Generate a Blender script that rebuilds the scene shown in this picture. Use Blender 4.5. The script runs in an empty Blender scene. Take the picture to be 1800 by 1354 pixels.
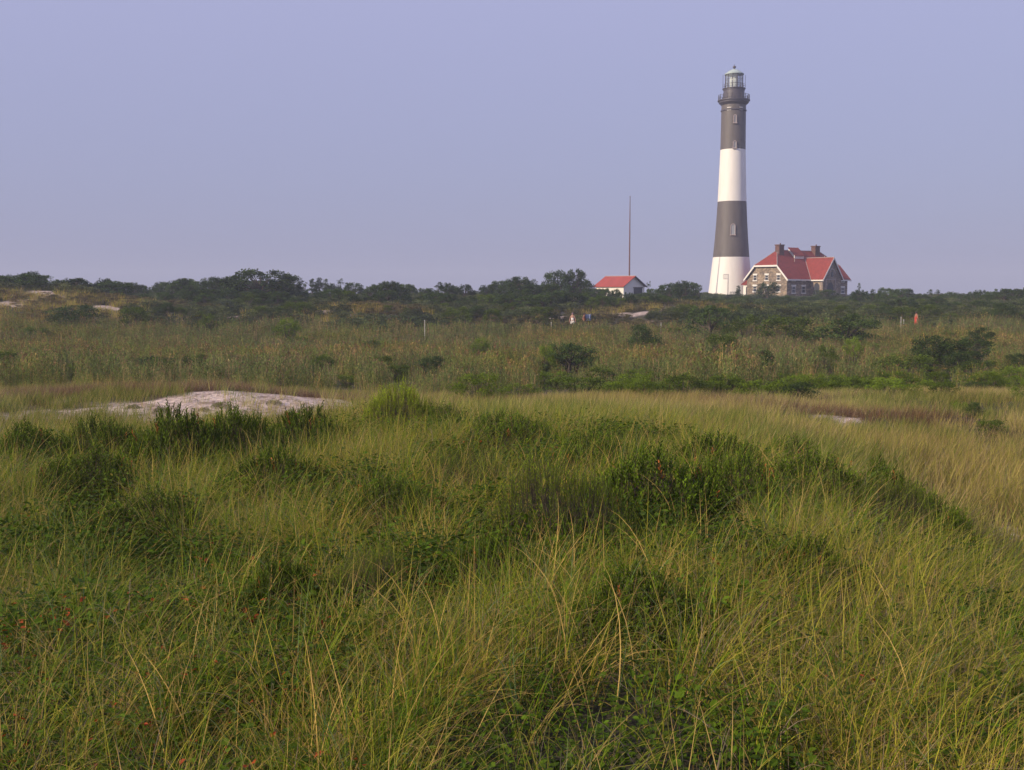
import bpy, bmesh, math, random
import numpy as np
from mathutils import Vector, Matrix

# ------------------------------------------------------------------ camera, sky, sun, exposure
sc = bpy.context.scene
C = sc.collection
F = 1900.0; PITCH = math.atan(165 / F); EYE = 6.0          # focal length in pixels of the 1800 px photograph
cam_d = bpy.data.cameras.new('camera'); cam = bpy.data.objects.new('camera', cam_d); C.objects.link(cam)
cam.location = (0, 0, EYE); cam.rotation_euler = (math.pi / 2 - PITCH, 0, 0)
cam_d.sensor_width = 36; cam_d.lens = 36 * F / 1800
cam_d.clip_start = 0.05; cam_d.clip_end = 9000
sc.camera = cam

SUN_EL = math.radians(25); SUN_AZ = math.radians(61)       # sun stands to the left of and behind the camera
to_sun = Vector((-math.sin(SUN_AZ) * math.cos(SUN_EL), -math.cos(SUN_AZ) * math.cos(SUN_EL), math.sin(SUN_EL)))
world = bpy.data.worlds.new('World'); sc.world = world; world.use_nodes = True
wn = world.node_tree.nodes; wl = world.node_tree.links; wn.clear()
sky = wn.new('ShaderNodeTexSky'); sky.sky_type = 'NISHITA'; sky.sun_disc = False
sky.sun_elevation = SUN_EL; sky.sun_rotation = math.atan2(to_sun.x, to_sun.y)
sky.air_density = 1.0; sky.dust_density = 2.0; sky.ozone_density = 2.0
mixn = wn.new('ShaderNodeMix'); mixn.data_type = 'RGBA'; mixn.blend_type = 'MIX'
mixn.inputs[0].default_value = 0.8
# hazy lavender veil: slightly greyer towards the horizon
tc = wn.new('ShaderNodeTexCoord'); sep = wn.new('ShaderNodeSeparateXYZ'); rampn = wn.new('ShaderNodeValToRGB')
wl.new(tc.outputs['Generated'], sep.inputs[0]); wl.new(sep.outputs['Z'], rampn.inputs[0])
cr = rampn.color_ramp
cr.elements[0].position = 0.0; cr.elements[0].color = (3.2, 3.4, 5.5, 1)
cr.elements[1].position = 0.30; cr.elements[1].color = (4.85, 4.9, 7.75, 1)
wl.new(sky.outputs[0], mixn.inputs[6]); wl.new(rampn.outputs[0], mixn.inputs[7])
bg = wn.new('ShaderNodeBackground'); bg.inputs[1].default_value = 0.1
wo = wn.new('ShaderNodeOutputWorld'); wl.new(mixn.outputs[2], bg.inputs[0]); wl.new(bg.outputs[0], wo.inputs[0])

sl = bpy.data.lights.new('sun', 'SUN'); sl.energy = 4.8; sl.angle = math.radians(0.6); sl.color = (1.0, 0.83, 0.60)
so = bpy.data.objects.new('sun', sl); C.objects.link(so); so.rotation_euler = (-to_sun).to_track_quat('-Z', 'Y').to_euler()
so.location = to_sun * 50

vs = sc.view_settings
sc.display_settings.display_device = 'sRGB'
vs.view_transform = 'Standard'; vs.look = 'None'; vs.gamma = 1; vs.exposure = 0.0; vs.use_curve_mapping = False
sc.cycles.max_bounces = 5; sc.cycles.diffuse_bounces = 2; sc.cycles.glossy_bounces = 2
sc.cycles.transmission_bounces = 4; sc.cycles.transparent_max_bounces = 8; sc.cycles.volume_bounces = 0
sc.cycles.caustics_reflective = False; sc.cycles.caustics_refractive = False

rng = np.random.default_rng(7)
R = random.Random(11)

# ------------------------------------------------------------------ measuring helper
cp, sp_ = math.cos(PITCH), math.sin(PITCH)
def P(px, py, d):
    """world point seen at photo pixel (px, py) on the plane y = d"""
    a = (px - 900) / F; b = -(py - 677) / F
    dy = cp + b * sp_; dz = -sp_ + b * cp
    return Vector((a / dy * d, d, EYE + dz / dy * d))
def PXM(d): return F / d

# ------------------------------------------------------------------ mesh helpers
def np_mesh(name, V, Fc, mat=None, col=None, smooth=False, nper=4, matidx=None):
    me = bpy.data.meshes.new(name)
    V = np.asarray(V, dtype=np.float32); Fc = np.asarray(Fc, dtype=np.int32)
    me.vertices.add(len(V)); me.vertices.foreach_set('co', V.ravel())
    n = len(Fc)
    me.loops.add(n * nper); me.loops.foreach_set('vertex_index', Fc.ravel())
    me.polygons.add(n); me.polygons.foreach_set('loop_start', np.arange(n, dtype=np.int32) * nper)
    me.polygons.foreach_set('use_smooth', np.full(n, smooth))
    if matidx is not None: me.polygons.foreach_set('material_index', np.asarray(matidx, dtype=np.int32))
    if col is not None:
        at = me.attributes.new('tint', 'FLOAT_COLOR', 'POINT')
        c4 = np.ones((len(V), 4), dtype=np.float32); c4[:, :3] = col
        at.data.foreach_set('color', c4.ravel())
    me.update(calc_edges=True)
    if mat is not None:
        for m in (mat if isinstance(mat, (list, tuple)) else [mat]): me.materials.append(m)
    return me

def link(name, me, parent=None, loc=None, rotz=0, scale=None):
    o = bpy.data.objects.new(name, me); C.objects.link(o)
    if parent is not None: o.parent = parent
    if loc is not None: o.location = loc
    if rotz: o.rotation_euler = (0, 0, rotz)
    if scale is not None: o.scale = scale
    return o
def tag(o, label=None, cat=None, group=None, kind=None):
    if label: o['label'] = label
    if cat: o['category'] = cat
    if group: o['group'] = group
    if kind: o['kind'] = kind
    return o
def empty(name, loc, rotz=0, label=None, cat=None, group=None):
    return tag(link(name, None, None, loc, rotz), label, cat, group)

class MB:
    """collects boxes, tubes, lathes and slabs into one mesh"""
    def __init__(s): s.bm = bmesh.new()
    def box(s, x0, x1, y0, y1, z0, z1, rot=None):
        vs_ = [s.bm.verts.new(p) for p in ((x0,y0,z0),(x1,y0,z0),(x1,y1,z0),(x0,y1,z0),(x0,y0,z1),(x1,y0,z1),(x1,y1,z1),(x0,y1,z1))]
        for f in ((0,3,2,1),(4,5,6,7),(0,1,5,4),(1,2,6,5),(2,3,7,6),(3,0,4,7)): s.bm.faces.new([vs_[i] for i in f])
        return s
    def tube(s, a, b, r0, r1=None, n=8, cap=True):
        a = Vector(a); b = Vector(b); r1 = r0 if r1 is None else r1
        q = (b - a).to_track_quat('Z', 'Y')
        A = []; B = []
        for i in range(n):
            t = 2 * math.pi * i / n; v = Vector((math.cos(t), math.sin(t), 0))
            A.append(s.bm.verts.new(a + q @ (v * r0))); B.append(s.bm.verts.new(b + q @ (v * r1)))
        for i in range(n): s.bm.faces.new((A[i], A[(i+1)%n], B[(i+1)%n], B[i]))
        if cap: s.bm.faces.new(A[::-1]); s.bm.faces.new(B)
        return s
    def lathe(s, prof, n=48, close=True, c=(0, 0)):
        rings = []
        for r, z in prof: rings.append([s.bm.verts.new((c[0]+r*math.cos(2*math.pi*i/n), c[1]+r*math.sin(2*math.pi*i/n), z)) for i in range(n)])
        for k in range(len(rings)-1):
            for i in range(n): s.bm.faces.new((rings[k][i], rings[k][(i+1)%n], rings[k+1][(i+1)%n], rings[k+1][i]))
        if close: s.bm.faces.new(rings[0][::-1]); s.bm.faces.new(rings[-1])
        return s
    def slab(s, pts, off):
        """polygon with thickness: pts extruded by vector off"""
        A = [s.bm.verts.new(p) for p in pts]; B = [s.bm.verts.new(Vector(p) + Vector(off)) for p in pts]
        s.bm.faces.new(A); s.bm.faces.new(B[::-1]); n = len(A)
        for i in range(n): s.bm.faces.new((A[i], B[i], B[(i+1)%n], A[(i+1)%n]))
        return s
    def build(s, name, mat, parent=None, smooth=False, loc=None, bevel=0):
        bmesh.ops.recalc_face_normals(s.bm, faces=s.bm.faces)
        if bevel: bmesh.ops.bevel(s.bm, geom=list(s.bm.edges), offset=bevel, segments=1, affect='EDGES')
        me = bpy.data.meshes.new(name); s.bm.to_mesh(me); s.bm.free()
        for m in (mat if isinstance(mat, (list, tuple)) else [mat]): me.materials.append(m)
        if smooth:
            me.polygons.foreach_set('use_smooth', [True]*len(me.polygons))
            me.set_sharp_from_angle(angle=math.radians(35))
        return link(name, me, parent, loc)

# ------------------------------------------------------------------ materials
def nt(name):
    m = bpy.data.materials.new(name); m.use_nodes = True
    n = m.node_tree.nodes; l = m.node_tree.links; n.clear()
    o = n.new('ShaderNodeOutputMaterial'); return m, n, l, o
def pbr(name, col, rough=0.7, var=0.12, scale=3.0, bump=0.0, bscale=20, metal=0, stain=None, coord='Object', stretch=(1,1,1)):
    m, n, l, o = nt(name); b = n.new('ShaderNodeBsdfPrincipled'); l.new(b.outputs[0], o.inputs[0])
    b.inputs['Roughness'].default_value = rough; b.inputs['Metallic'].default_value = metal
    t = n.new('ShaderNodeTexCoord'); mp = n.new('ShaderNodeMapping'); mp.inputs['Scale'].default_value = stretch
    l.new(t.outputs[coord], mp.inputs[0])
    no = n.new('ShaderNodeTexNoise'); no.inputs['Scale'].default_value = scale; no.inputs['Detail'].default_value = 6; no.inputs['Roughness'].default_value = .65
    l.new(mp.outputs[0], no.inputs['Vector'])
    r = n.new('ShaderNodeValToRGB'); l.new(no.outputs['Fac'], r.inputs[0])
    c = np.array(col); s = np.array(stain) if stain is not None else c * (1 - 2 * var)
    r.color_ramp.elements[0].position = .32; r.color_ramp.elements[1].position = .68
    r.color_ramp.elements[0].color = (*s, 1); r.color_ramp.elements[1].color = (*(c * (1 + var)).clip(0, 1), 1)
    l.new(r.outputs[0], b.inputs['Base Color'])
    if bump:
        n2 = n.new('ShaderNodeTexNoise'); n2.inputs['Scale'].default_value = bscale; n2.inputs['Detail'].default_value = 5
        l.new(t.outputs[coord], n2.inputs['Vector'])
        bp = n.new('ShaderNodeBump'); bp.inputs['Strength'].default_value = bump; bp.inputs['Distance'].default_value = .05
        l.new(n2.outputs['Fac'], bp.inputs['Height']); l.new(bp.outputs[0], b.inputs['Normal'])
    return m

def leaf_mat(name, trans=0.3, var=0.35, patch=None, patch_scale=0.25, rough=0.6, spec=0.25):
    """colour from the 'tint' attribute, varied per instance and in broad patches; part of the light goes through"""
    m, n, l, o = nt(name)
    a = n.new('ShaderNodeAttribute'); a.attribute_name = 'tint'
    oi = n.new('ShaderNodeObjectInfo')
    hsv = n.new('ShaderNodeHueSaturation')
    mr = n.new('ShaderNodeMapRange'); mr.inputs[3].default_value = 1 - var; mr.inputs[4].default_value = 1 + var
    l.new(oi.outputs['Random'], mr.inputs[0]); l.new(mr.outputs[0], hsv.inputs['Value'])
    l.new(a.outputs['Color'], hsv.inputs['Color'])
    last = hsv.outputs[0]
    if patch is not None:
        g = n.new('ShaderNodeNewGeometry'); no = n.new('ShaderNodeTexNoise'); no.inputs['Scale'].default_value = patch_scale
        no.inputs['Detail'].default_value = 3
        l.new(g.outputs['Position'], no.inputs['Vector'])
        r = n.new('ShaderNodeMapRange'); r.inputs[1].default_value = .42; r.inputs[2].default_value = .62; r.inputs[3].default_value = 0; r.inputs[4].default_value = .7
        l.new(no.outputs['Fac'], r.inputs[0])
        mx = n.new('ShaderNodeMix'); mx.data_type = 'RGBA'; mx.blend_type = 'MULTIPLY'; l.new(r.outputs[0], mx.inputs[0])
        l.new(last, mx.inputs[6]); mx.inputs[7].default_value = (*patch, 1); last = mx.outputs[2]
    p = n.new('ShaderNodeBsdfPrincipled'); p.inputs['Roughness'].default_value = rough
    p.inputs['Specular IOR Level'].default_value = spec
    l.new(last, p.inputs['Base Color'])
    if trans > 0:
        tr = n.new('ShaderNodeBsdfTranslucent'); l.new(last, tr.inputs[0])
        ms = n.new('ShaderNodeMixShader'); ms.inputs[0].default_value = trans
        l.new(p.outputs[0], ms.inputs[1]); l.new(tr.outputs[0], ms.inputs[2]); l.new(ms.outputs[0], o.inputs[0])
    else: l.new(p.outputs[0], o.inputs[0])
    return m

M = {}
M['grass'] = leaf_mat('grass_blade', .4, .22, (1.12, 1.03, .85), .35, spec=.12)
M['field'] = leaf_mat('field_grass_blade', .4, .2, (.80, .72, .6), .16, spec=.1)
M['reed'] = leaf_mat('reed_blade', .3, .4, (1.2, 1.05, .6), .09, spec=.1)
M['scrub'] = leaf_mat('scrub_leaf', .2, .4, (1.7, 1.35, 1.1), .03)
M['leaf'] = leaf_mat('shrub_leaf', .3, .2, rough=.6, spec=.12)
M['cover'] = leaf_mat('creeper_leaf', .3, .35, (.6, .7, .6), .5, rough=.6, spec=.12)
M['pine'] = leaf_mat('pine_needles', .15, .28, rough=.7, spec=.08)
M['bark'] = pbr('bark', (.11, .085, .065), .9, .3, 9, .6, 30)
M['white'] = pbr('white_paint', (.82, .78, .72), .55, .035, 1.1, stretch=(1, 1, .18))
M['trim'] = pbr('white_trim', (.78, .75, .70), .5, .04, 2)
M['band'] = pbr('dark_grey_paint', (.120, .103, .097), .6, .09, 1.2, stretch=(1, 1, .18))
M['iron'] = pbr('painted_iron', (.085, .075, .09), .5, .12, 3)
M['stone'] = None
M['roof'] = pbr('red_roof', (.25, .035, .024), .75, .16, 1.6)
M['shedroof'] = pbr('red_shed_roof', (.36, .062, .045), .75, .08, .8)
M['chimney'] = pbr('chimney_brick', (.15, .075, .06), .85, .2, 3)
M['ridge'] = pbr('roof_ridge_metal', (.42, .34, .32), .5, .1, 2)
M['shedwall'] = pbr('pale_shed_wall', (.80, .76, .68), .6, .03, 1)
M['door'] = pbr('dark_door', (.035, .04, .055), .5, .2, 3)
M['pole'] = pbr('rusty_pole', (.16, .07, .065), .7, .15, 2)
M['greymetal'] = pbr('grey_metal', (.36, .33, .34), .5, .1, 4)
M['lanternroof'] = pbr('pale_green_roof', (.42, .50, .47), .5, .1, 2)
M['postpaint'] = pbr('worn_post_paint', (.5, .48, .45), .7, .1, 5)
M['wood'] = pbr('weathered_wood', (.33, .27, .22), .85, .2, 6)

def glass_mat(name, col, rough=.1, alpha=None):
    m, n, l, o = nt(name); b = n.new('ShaderNodeBsdfPrincipled'); b.inputs['Base Color'].default_value = (*col, 1)
    b.inputs['Roughness'].default_value = rough
    if alpha is None: l.new(b.outputs[0], o.inputs[0])
    else:
        t = n.new('ShaderNodeBsdfTransparent'); ms = n.new('ShaderNodeMixShader'); ms.inputs[0].default_value = alpha
        l.new(t.outputs[0], ms.inputs[1]); l.new(b.outputs[0], ms.inputs[2]); l.new(ms.outputs[0], o.inputs[0])
    return m
M['pane'] = glass_mat('window_pane', (.03, .035, .045), .08)
M['lantern'] = glass_mat('lantern_glass', (.5, .56, .58), .12, .25)
M['lens'] = glass_mat('lens_glass', (.72, .78, .72), .2)

def stone_mat():
    m, n, l, o = nt('fieldstone_wall'); b = n.new('ShaderNodeBsdfPrincipled'); l.new(b.outputs[0], o.inputs[0]); b.inputs['Roughness'].default_value = .9
    t = n.new('ShaderNodeTexCoord'); v = n.new('ShaderNodeTexVoronoi'); v.inputs['Scale'].default_value = 2.2
    mp = n.new('ShaderNodeMapping'); mp.inputs['Scale'].default_value = (1, 1, 1.9); l.new(t.outputs['Object'], mp.inputs[0]); l.new(mp.outputs[0], v.inputs['Vector'])
    sp = n.new('ShaderNodeSeparateColor'); l.new(v.outputs['Color'], sp.inputs[0])
    r = n.new('ShaderNodeValToRGB'); l.new(sp.outputs[0], r.inputs[0])
    e = r.color_ramp.elements; e[0].color = (.16, .125, .095, 1); e[1].color = (.38, .29, .20, 1)
    e2 = r.color_ramp.elements.new(.5); e2.color = (.23, .18, .14, 1)
    no = n.new('ShaderNodeTexNoise'); no.inputs['Scale'].default_value = .6; l.new(t.outputs['Object'], no.inputs['Vector'])
    mx = n.new('ShaderNodeMix'); mx.data_type = 'RGBA'; mx.blend_type = 'OVERLAY'; mx.inputs[0].default_value = .35
    l.new(r.outputs[0], mx.inputs[6]); l.new(no.outputs['Fac'], mx.inputs[7]); l.new(mx.outputs[2], b.inputs['Base Color'])
    v2 = n.new('ShaderNodeTexVoronoi'); v2.feature = 'DISTANCE_TO_EDGE'; v2.inputs['Scale'].default_value = 2.2; l.new(mp.outputs[0], v2.inputs['Vector'])
    bp = n.new('ShaderNodeBump'); bp.inputs['Distance'].default_value = .08; l.new(v2.outputs['Distance'], bp.inputs['Height']); l.new(bp.outputs[0], b.inputs['Normal'])
    return m
M['stone'] = stone_mat()

# ------------------------------------------------------------------ terrain
def vnoise(x, y, seed=0):
    x = np.asarray(x, float); y = np.asarray(y, float)
    xi = np.floor(x).astype(np.int64); yi = np.floor(y).astype(np.int64); fx = x - xi; fy = y - yi
    fx = fx*fx*(3-2*fx); fy = fy*fy*(3-2*fy)
    def h(a, b):
        n = (a * 374761393 + b * 668265263 + seed * 974634777) & 0xffffffff
        n = ((n ^ (n >> 13)) * 1274126177) & 0xffffffff
        return ((n ^ (n >> 16)) & 0xffff) / 65535.0
    return (h(xi,yi)*(1-fx)+h(xi+1,yi)*fx)*(1-fy) + (h(xi,yi+1)*(1-fx)+h(xi+1,yi+1)*fx)*fy
def fbm(x, y, seed=0, oct=4):
    s = 0; a = .5; t = 0
    for k in range(oct):
        s = s + a * vnoise(x * 2**k + 17*k, y * 2**k - 9*k, seed + k); t += a; a *= .5
    return s / t
def sstep(a, b, x): t = np.clip((x - a) / (b - a), 0, 1); return t*t*(3-2*t)

PXC = [-700, -100, 150, 400, 640, 900, 1200, 1400, 1550, 1700, 1850, 2500]
RINGS = {
    0.5: [4.1]*12,
    3.0: [4.0]*12,
    6.0: [3.9, 3.95, 4.0, 4.0, 4.05, 4.1, 4.1, 4.08, 4.02, 3.95, 3.85, 3.7],
    9.0: [3.8, 3.85, 3.9, 3.95, 4.0, 4.05, 4.05, 4.02, 3.9, 3.62, 3.1, 2.8],
    12.: [3.7, 3.8, 3.88, 3.92, 3.95, 3.98, 3.98, 3.85, 3.42, 2.95, 2.75, 2.6],
    15.: [3.5, 3.6, 3.65, 3.75, 3.95, 3.9, 3.85, 3.4, 2.95, 2.8, 2.7, 2.6],
    19.: [3.1, 3.1, 3.1, 3.2, 3.65, 3.6, 3.5, 3.25, 3.0, 2.8, 2.65, 2.5],
    25.: [2.7, 2.75, 2.75, 2.75, 2.9, 3.0, 3.0, 2.9, 2.75, 2.65, 2.55, 2.4],
    30.: [2.9, 3.0, 3.06, 3.2, 2.85, 2.65, 2.7, 2.7, 2.6, 2.5, 2.5, 2.4],
    35.: [2.3, 2.5, 2.6, 2.65, 2.4, 2.3, 2.35, 2.4, 2.4, 2.4, 2.4, 2.3],
    46.: [1.7, 1.75, 1.75, 1.75, 1.7, 1.65, 1.65, 1.7, 1.7, 1.8, 1.8, 1.8],
    62.: [1.2]*12,
    82.: [1.3, 1.2, 1.1, 1.0, 1.0, 1.0, 1.1, 1.1, 1.2, 1.3, 1.4, 1.4],
    104: [2.8, 3.0, 2.9, 2.6, 2.3, 2.15, 2.3, 2.5, 2.4, 2.5, 2.5, 2.5],
    122: [5.4, 5.8, 5.4, 3.9, 4.3, 3.3, 4.0, 3.7, 3.2, 3.3, 3.3, 3.3],
    150: [5.0, 5.2, 4.8, 4.2, 4.0, 3.9, 3.6, 3.4, 3.4, 3.5, 3.7, 3.7],
    200: [4.6, 4.6, 4.6, 4.5, 4.4, 4.3, 3.9, 3.6, 3.6, 3.7, 4.0, 4.0],
    250: [4.3]*12,
    330: [2.6]*12,
    420: [-.8]*12,
    900: [-3.]*12,
    3000: [-6.]*12,
}
cu, cv, cz = [], [], []
for d, zs in RINGS.items():
    for px, z in zip(PXC, zs):
        cu.append((px - 900) / F); cv.append(math.log(d + 6)); cz.append(z)
cu = np.array(cu) * 3.0; cv = np.array(cv) * 2.2; cz = np.array(cz, float)
def tps(r2): return np.where(r2 > 1e-12, .5 * r2 * np.log(np.maximum(r2, 1e-12)), 0)
nC = len(cu)
A = np.zeros((nC + 3, nC + 3)); A[:nC, :nC] = tps((cu[:, None]-cu)**2 + (cv[:, None]-cv)**2)
A[:nC, nC] = 1; A[:nC, nC+1] = cu; A[:nC, nC+2] = cv; A[nC:, :nC] = A[:nC, nC:].T
A[:nC, :nC] += np.eye(nC) * 1e-3
wts = np.linalg.solve(A, np.concatenate([cz, [0, 0, 0]]))
def base_h(x, y):
    x = np.atleast_1d(np.asarray(x, float)); y = np.atleast_1d(np.asarray(y, float)); out = np.empty(len(x))
    yy = np.maximum(y, 0.0); U = 3.0 * np.clip(x / np.maximum(yy, 2.5), -1.0, 1.0); Vv = 2.2 * np.log(yy + 6)
    for i in range(0, len(x), 8000):
        u = U[i:i+8000]; v = Vv[i:i+8000]
        out[i:i+8000] = tps((u[:, None]-cu)**2 + (v[:, None]-cv)**2) @ wts[:nC] + wts[nC] + wts[nC+1]*u + wts[nC+2]*v
    return out
def H(x, y):
    x = np.atleast_1d(np.asarray(x, float)); y = np.atleast_1d(np.asarray(y, float))
    h = base_h(x, y)
    n1 = fbm(x/3.5, y/3.5, 3) - .5; n2 = fbm(x/18, y/18, 5) - .5; n3 = fbm(x/.8, y/.8, 8) - .5
    far = sstep(90, 130, y)
    h = h + .7*(fbm(x/4.5, y/3, 61)-.5)*sstep(17, 22, y)*(1-sstep(36, 42, y))*sstep(-1, 3, x)
    h = h + n1 * .35 + n2 * (.25 + far * 1.2) + n3 * .07
    return h
def H1(x, y): return float(H([x], [y])[0])

# sand patches: (px, distance, half width px, half depth m, strength)
SAND = [(490, 28.2, 165, 2.6, 1.7), (300, 27.8, 150, 1.7, 1.2), (100, 27.0, 150, 1.2, .93), (1755, 14.0, 70, 1.0, 1.5), (1490, 25.5, 50, 1.1, .72), (1620, 26, 36, 1.0, .68), (800, 19.5, 60, .9, .8),
        (75, 122, 34, 3, 1.1), (25, 114, 50, 3, .85), (200, 112, 40, 3, .9), (430, 111, 90, 1.6, .95), (580, 115, 34, 3, .95), (1050, 117, 90, 2.2, 1.05),
        (1180, 121, 60, 2.5, .85), (1330, 120, 80, 2, .7), (1200, 104, 700, 1.0, .6)]
def sand_mask(x, y):
    px = 900 + F * x / np.maximum(y, 1.0)
    s = np.zeros_like(x)
    for p, d, hw, hd, st in SAND:
        s = np.maximum(s, st * np.exp(-((px - p) / hw)**2 - ((y - d) / hd)**2))
    n = fbm(x/1.3, y/1.3, 21, 5); n2 = fbm(x/6, y/6, 33)
    nn = np.where(y > 60, fbm(x/2.4, y/2.4, 23, 5), n)
    return sstep(.45, .62, s - (nn - .5) * np.where(y > 60, 1.9, 1.7))

rows = np.concatenate([np.linspace(-10, 3, 30, endpoint=False), np.geomspace(3, 420, 420), np.geomspace(440, 3000, 24)])
us = np.linspace(-1.25, 1.25, 420)
gy = np.repeat(rows, len(us)); gx = (np.tile(us, len(rows))) * (gy + 16)
gz = H(gx, gy)
nr, ncol = len(rows), len(us)
idx = np.arange(nr * ncol).reshape(nr, ncol)
quads = np.stack([idx[:-1, :-1], idx[:-1, 1:], idx[1:, 1:], idx[1:, :-1]], -1).reshape(-1, 4)
sm = sand_mask(gx, gy)
def ground_mat():
    m, n, l, o = nt('dune_ground'); b = n.new('ShaderNodeBsdfPrincipled'); l.new(b.outputs[0], o.inputs[0]); b.inputs['Roughness'].default_value = .95
    a = n.new('ShaderNodeAttribute'); a.attribute_name = 'tint'
    t = n.new('ShaderNodeTexCoord')
    no = n.new('ShaderNodeTexNoise'); no.inputs['Scale'].default_value = 2.5; no.inputs['Detail'].default_value = 8; l.new(t.outputs['Object'], no.inputs['Vector'])
    sand = n.new('ShaderNodeValToRGB'); l.new(no.outputs['Fac'], sand.inputs[0])
    sand.color_ramp.elements[0].color = (.30, .215, .17, 1); sand.color_ramp.elements[1].color = (.60, .48, .41, 1)
    sand.color_ramp.elements[0].position = .3; sand.color_ramp.elements[1].position = .55
    soil = n.new('ShaderNodeValToRGB'); l.new(no.outputs['Fac'], soil.inputs[0])
    soil.color_ramp.elements[0].color = (.025, .025, .012, 1); soil.color_ramp.elements[1].color = (.07, .06, .03, 1)
    sp = n.new('ShaderNodeSeparateColor'); l.new(a.outputs['Color'], sp.inputs[0])
    # loose wrack and twigs on the sand
    vo = n.new('ShaderNodeTexNoise'); vo.inputs['Scale'].default_value = 7; vo.inputs['Detail'].default_value = 5; l.new(t.outputs['Object'], vo.inputs['Vector'])
    vr = n.new('ShaderNodeMapRange'); vr.inputs[1].default_value = .52; vr.inputs[2].default_value = .62; l.new(vo.outputs['Fac'], vr.inputs[0])
    mm = n.new('ShaderNodeMath'); mm.operation = 'MULTIPLY'; mm.inputs[1].default_value = .7; l.new(vr.outputs[0], mm.inputs[0])
    mx0 = n.new('ShaderNodeMix'); mx0.data_type = 'RGBA'; l.new(mm.outputs[0], mx0.inputs[0]); l.new(sand.outputs[0], mx0.inputs[6]); mx0.inputs[7].default_value = (.17, .11, .09, 1)
    mx = n.new('ShaderNodeMix'); mx.data_type = 'RGBA'; l.new(sp.outputs[0], mx.inputs[0]); l.new(soil.outputs[0], mx.inputs[6]); l.new(mx0.outputs[2], mx.inputs[7])
    l.new(mx.outputs[2], b.inputs['Base Color'])
    bp = n.new('ShaderNodeBump'); bp.inputs['Distance'].default_value = .12; bp.inputs['Strength'].default_value = .8
    n3 = n.new('ShaderNodeTexNoise'); n3.inputs['Scale'].default_value = 5; n3.inputs['Detail'].default_value = 7; l.new(t.outputs['Object'], n3.inputs['Vector'])
    l.new(n3.outputs['Fac'], bp.inputs['Height']); l.new(bp.outputs[0], b.inputs['Normal'])
    return m
g = link('ground', np_mesh('ground', np.stack([gx, gy, gz], 1), quads, ground_mat(), np.repeat(sm[:, None], 3, 1), True)); g['kind'] = 'structure'

def water_mat():
    m, n, l, o = nt('bay_water'); b = n.new('ShaderNodeBsdfPrincipled'); l.new(b.outputs[0], o.inputs[0])
    b.inputs['Base Color'].default_value = (.08, .10, .14, 1); b.inputs['Roughness'].default_value = .25
    t = n.new('ShaderNodeTexCoord'); no = n.new('ShaderNodeTexNoise'); no.inputs['Scale'].default_value = .3; l.new(t.outputs['Object'], no.inputs['Vector'])
    bp = n.new('ShaderNodeBump'); bp.inputs['Distance'].default_value = .3; l.new(no.outputs['Fac'], bp.inputs['Height']); l.new(bp.outputs[0], b.inputs['Normal'])
    return m
wv = [(-4000, 300, 0), (4000, 300, 0), (4000, 3000, 0), (-4000, 3000, 0)]
w = link('bay_water', np_mesh('bay_water', wv, [(0, 1, 2, 3)], water_mat())); w['kind'] = 'structure'

# ------------------------------------------------------------------ haze
hz = MB().box(-4100, 4100, -30, 3100, -8, 62)
def haze_mat():
    m, n, l, o = nt('haze_air'); v = n.new('ShaderNodeVolumePrincipled'); l.new(v.outputs[0], o.inputs['Volume'])
    v.inputs['Color'].default_value = (.74, .80, 1.0, 1); v.inputs['Density'].default_value = .00058; v.inputs['Anisotropy'].default_value = 0
    return m
hz.build('haze', haze_mat())['kind'] = 'stuff'

# ------------------------------------------------------------------ lighthouse
DT = 236.0; k = DT / F
def Z(py, d=DT, px=1285): return P(px, py, d).z
tower = P(1285, 512, DT); tx = P(1285.5, 430, DT).x
gz0 = H1(tx, DT)
LH = empty('lighthouse', (tx, DT, 0), 0, 'tall lighthouse tower banded white and dark grey with glazed lantern on top', 'lighthouse')
rk = DT / F * 1.012
shaft = [(540, 40.5), (515, 37.8), (500, 36.0), (475, 33.4), (452.5, 30.9), (420, 28.2), (390, 26.2), (355, 24.4), (320, 23.1), (290, 22.1), (264, 21.3), (230, 20.9), (200, 20.7), (184, 20.6)]
def lathe_bands(bands):
    for name, pts, mat in bands:
        MB().lathe([(r * rk, Z(y)) for y, r in pts], 64).build(name, mat, LH, True)
MB_prof = shaft
white_lo = [p for p in shaft if p[0] >= 452.5]; dark_mid = [p for p in shaft if 355 <= p[0] <= 452.5]
white_mid = [p for p in shaft if 264 <= p[0] <= 355]; dark_top = [p for p in shaft if p[0] <= 264]
lathe_bands([('painted_band', white_lo, M['white']), ('painted_band', dark_mid, M['band']), ('painted_band', white_mid, M['white']), ('painted_band', dark_top, M['band'])])
for o, lb in zip([c for c in LH.children], ['white band at the foot of the tower', 'dark grey lower band of the tower', 'white band at mid height of the tower', 'dark grey upper band of the tower']): o['label'] = lb
MB().lathe([(20.7*rk, Z(197)), (21.9*rk, Z(196)), (21.9*rk, Z(194.4)), (20.7*rk, Z(193.6))], 64).build('string_course', M['iron'], LH, True)
MB().lathe([(20.6*rk, Z(186)), (22*rk, Z(184.5)), (24.3*rk, Z(182.5)), (25.2*rk, Z(181.5)), (25.4*rk, Z(179.4)), (27.2*rk, Z(178.4)), (27.3*rk, Z(176.4)), (17.9*rk, Z(176))], 64).build('gallery_deck', M['iron'], LH, True)
MB().lathe([(17.8*rk, Z(176.2)), (17.7*rk, Z(160)), (18.2*rk, Z(159.4)), (18.2*rk, Z(157.8)), (19.5*rk, Z(157.3)), (19.5*rk, Z(156.2)), (15.8*rk, Z(155.8))], 48).build('watch_room', M['iron'], LH, True)
m = MB(); n = 20
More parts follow.
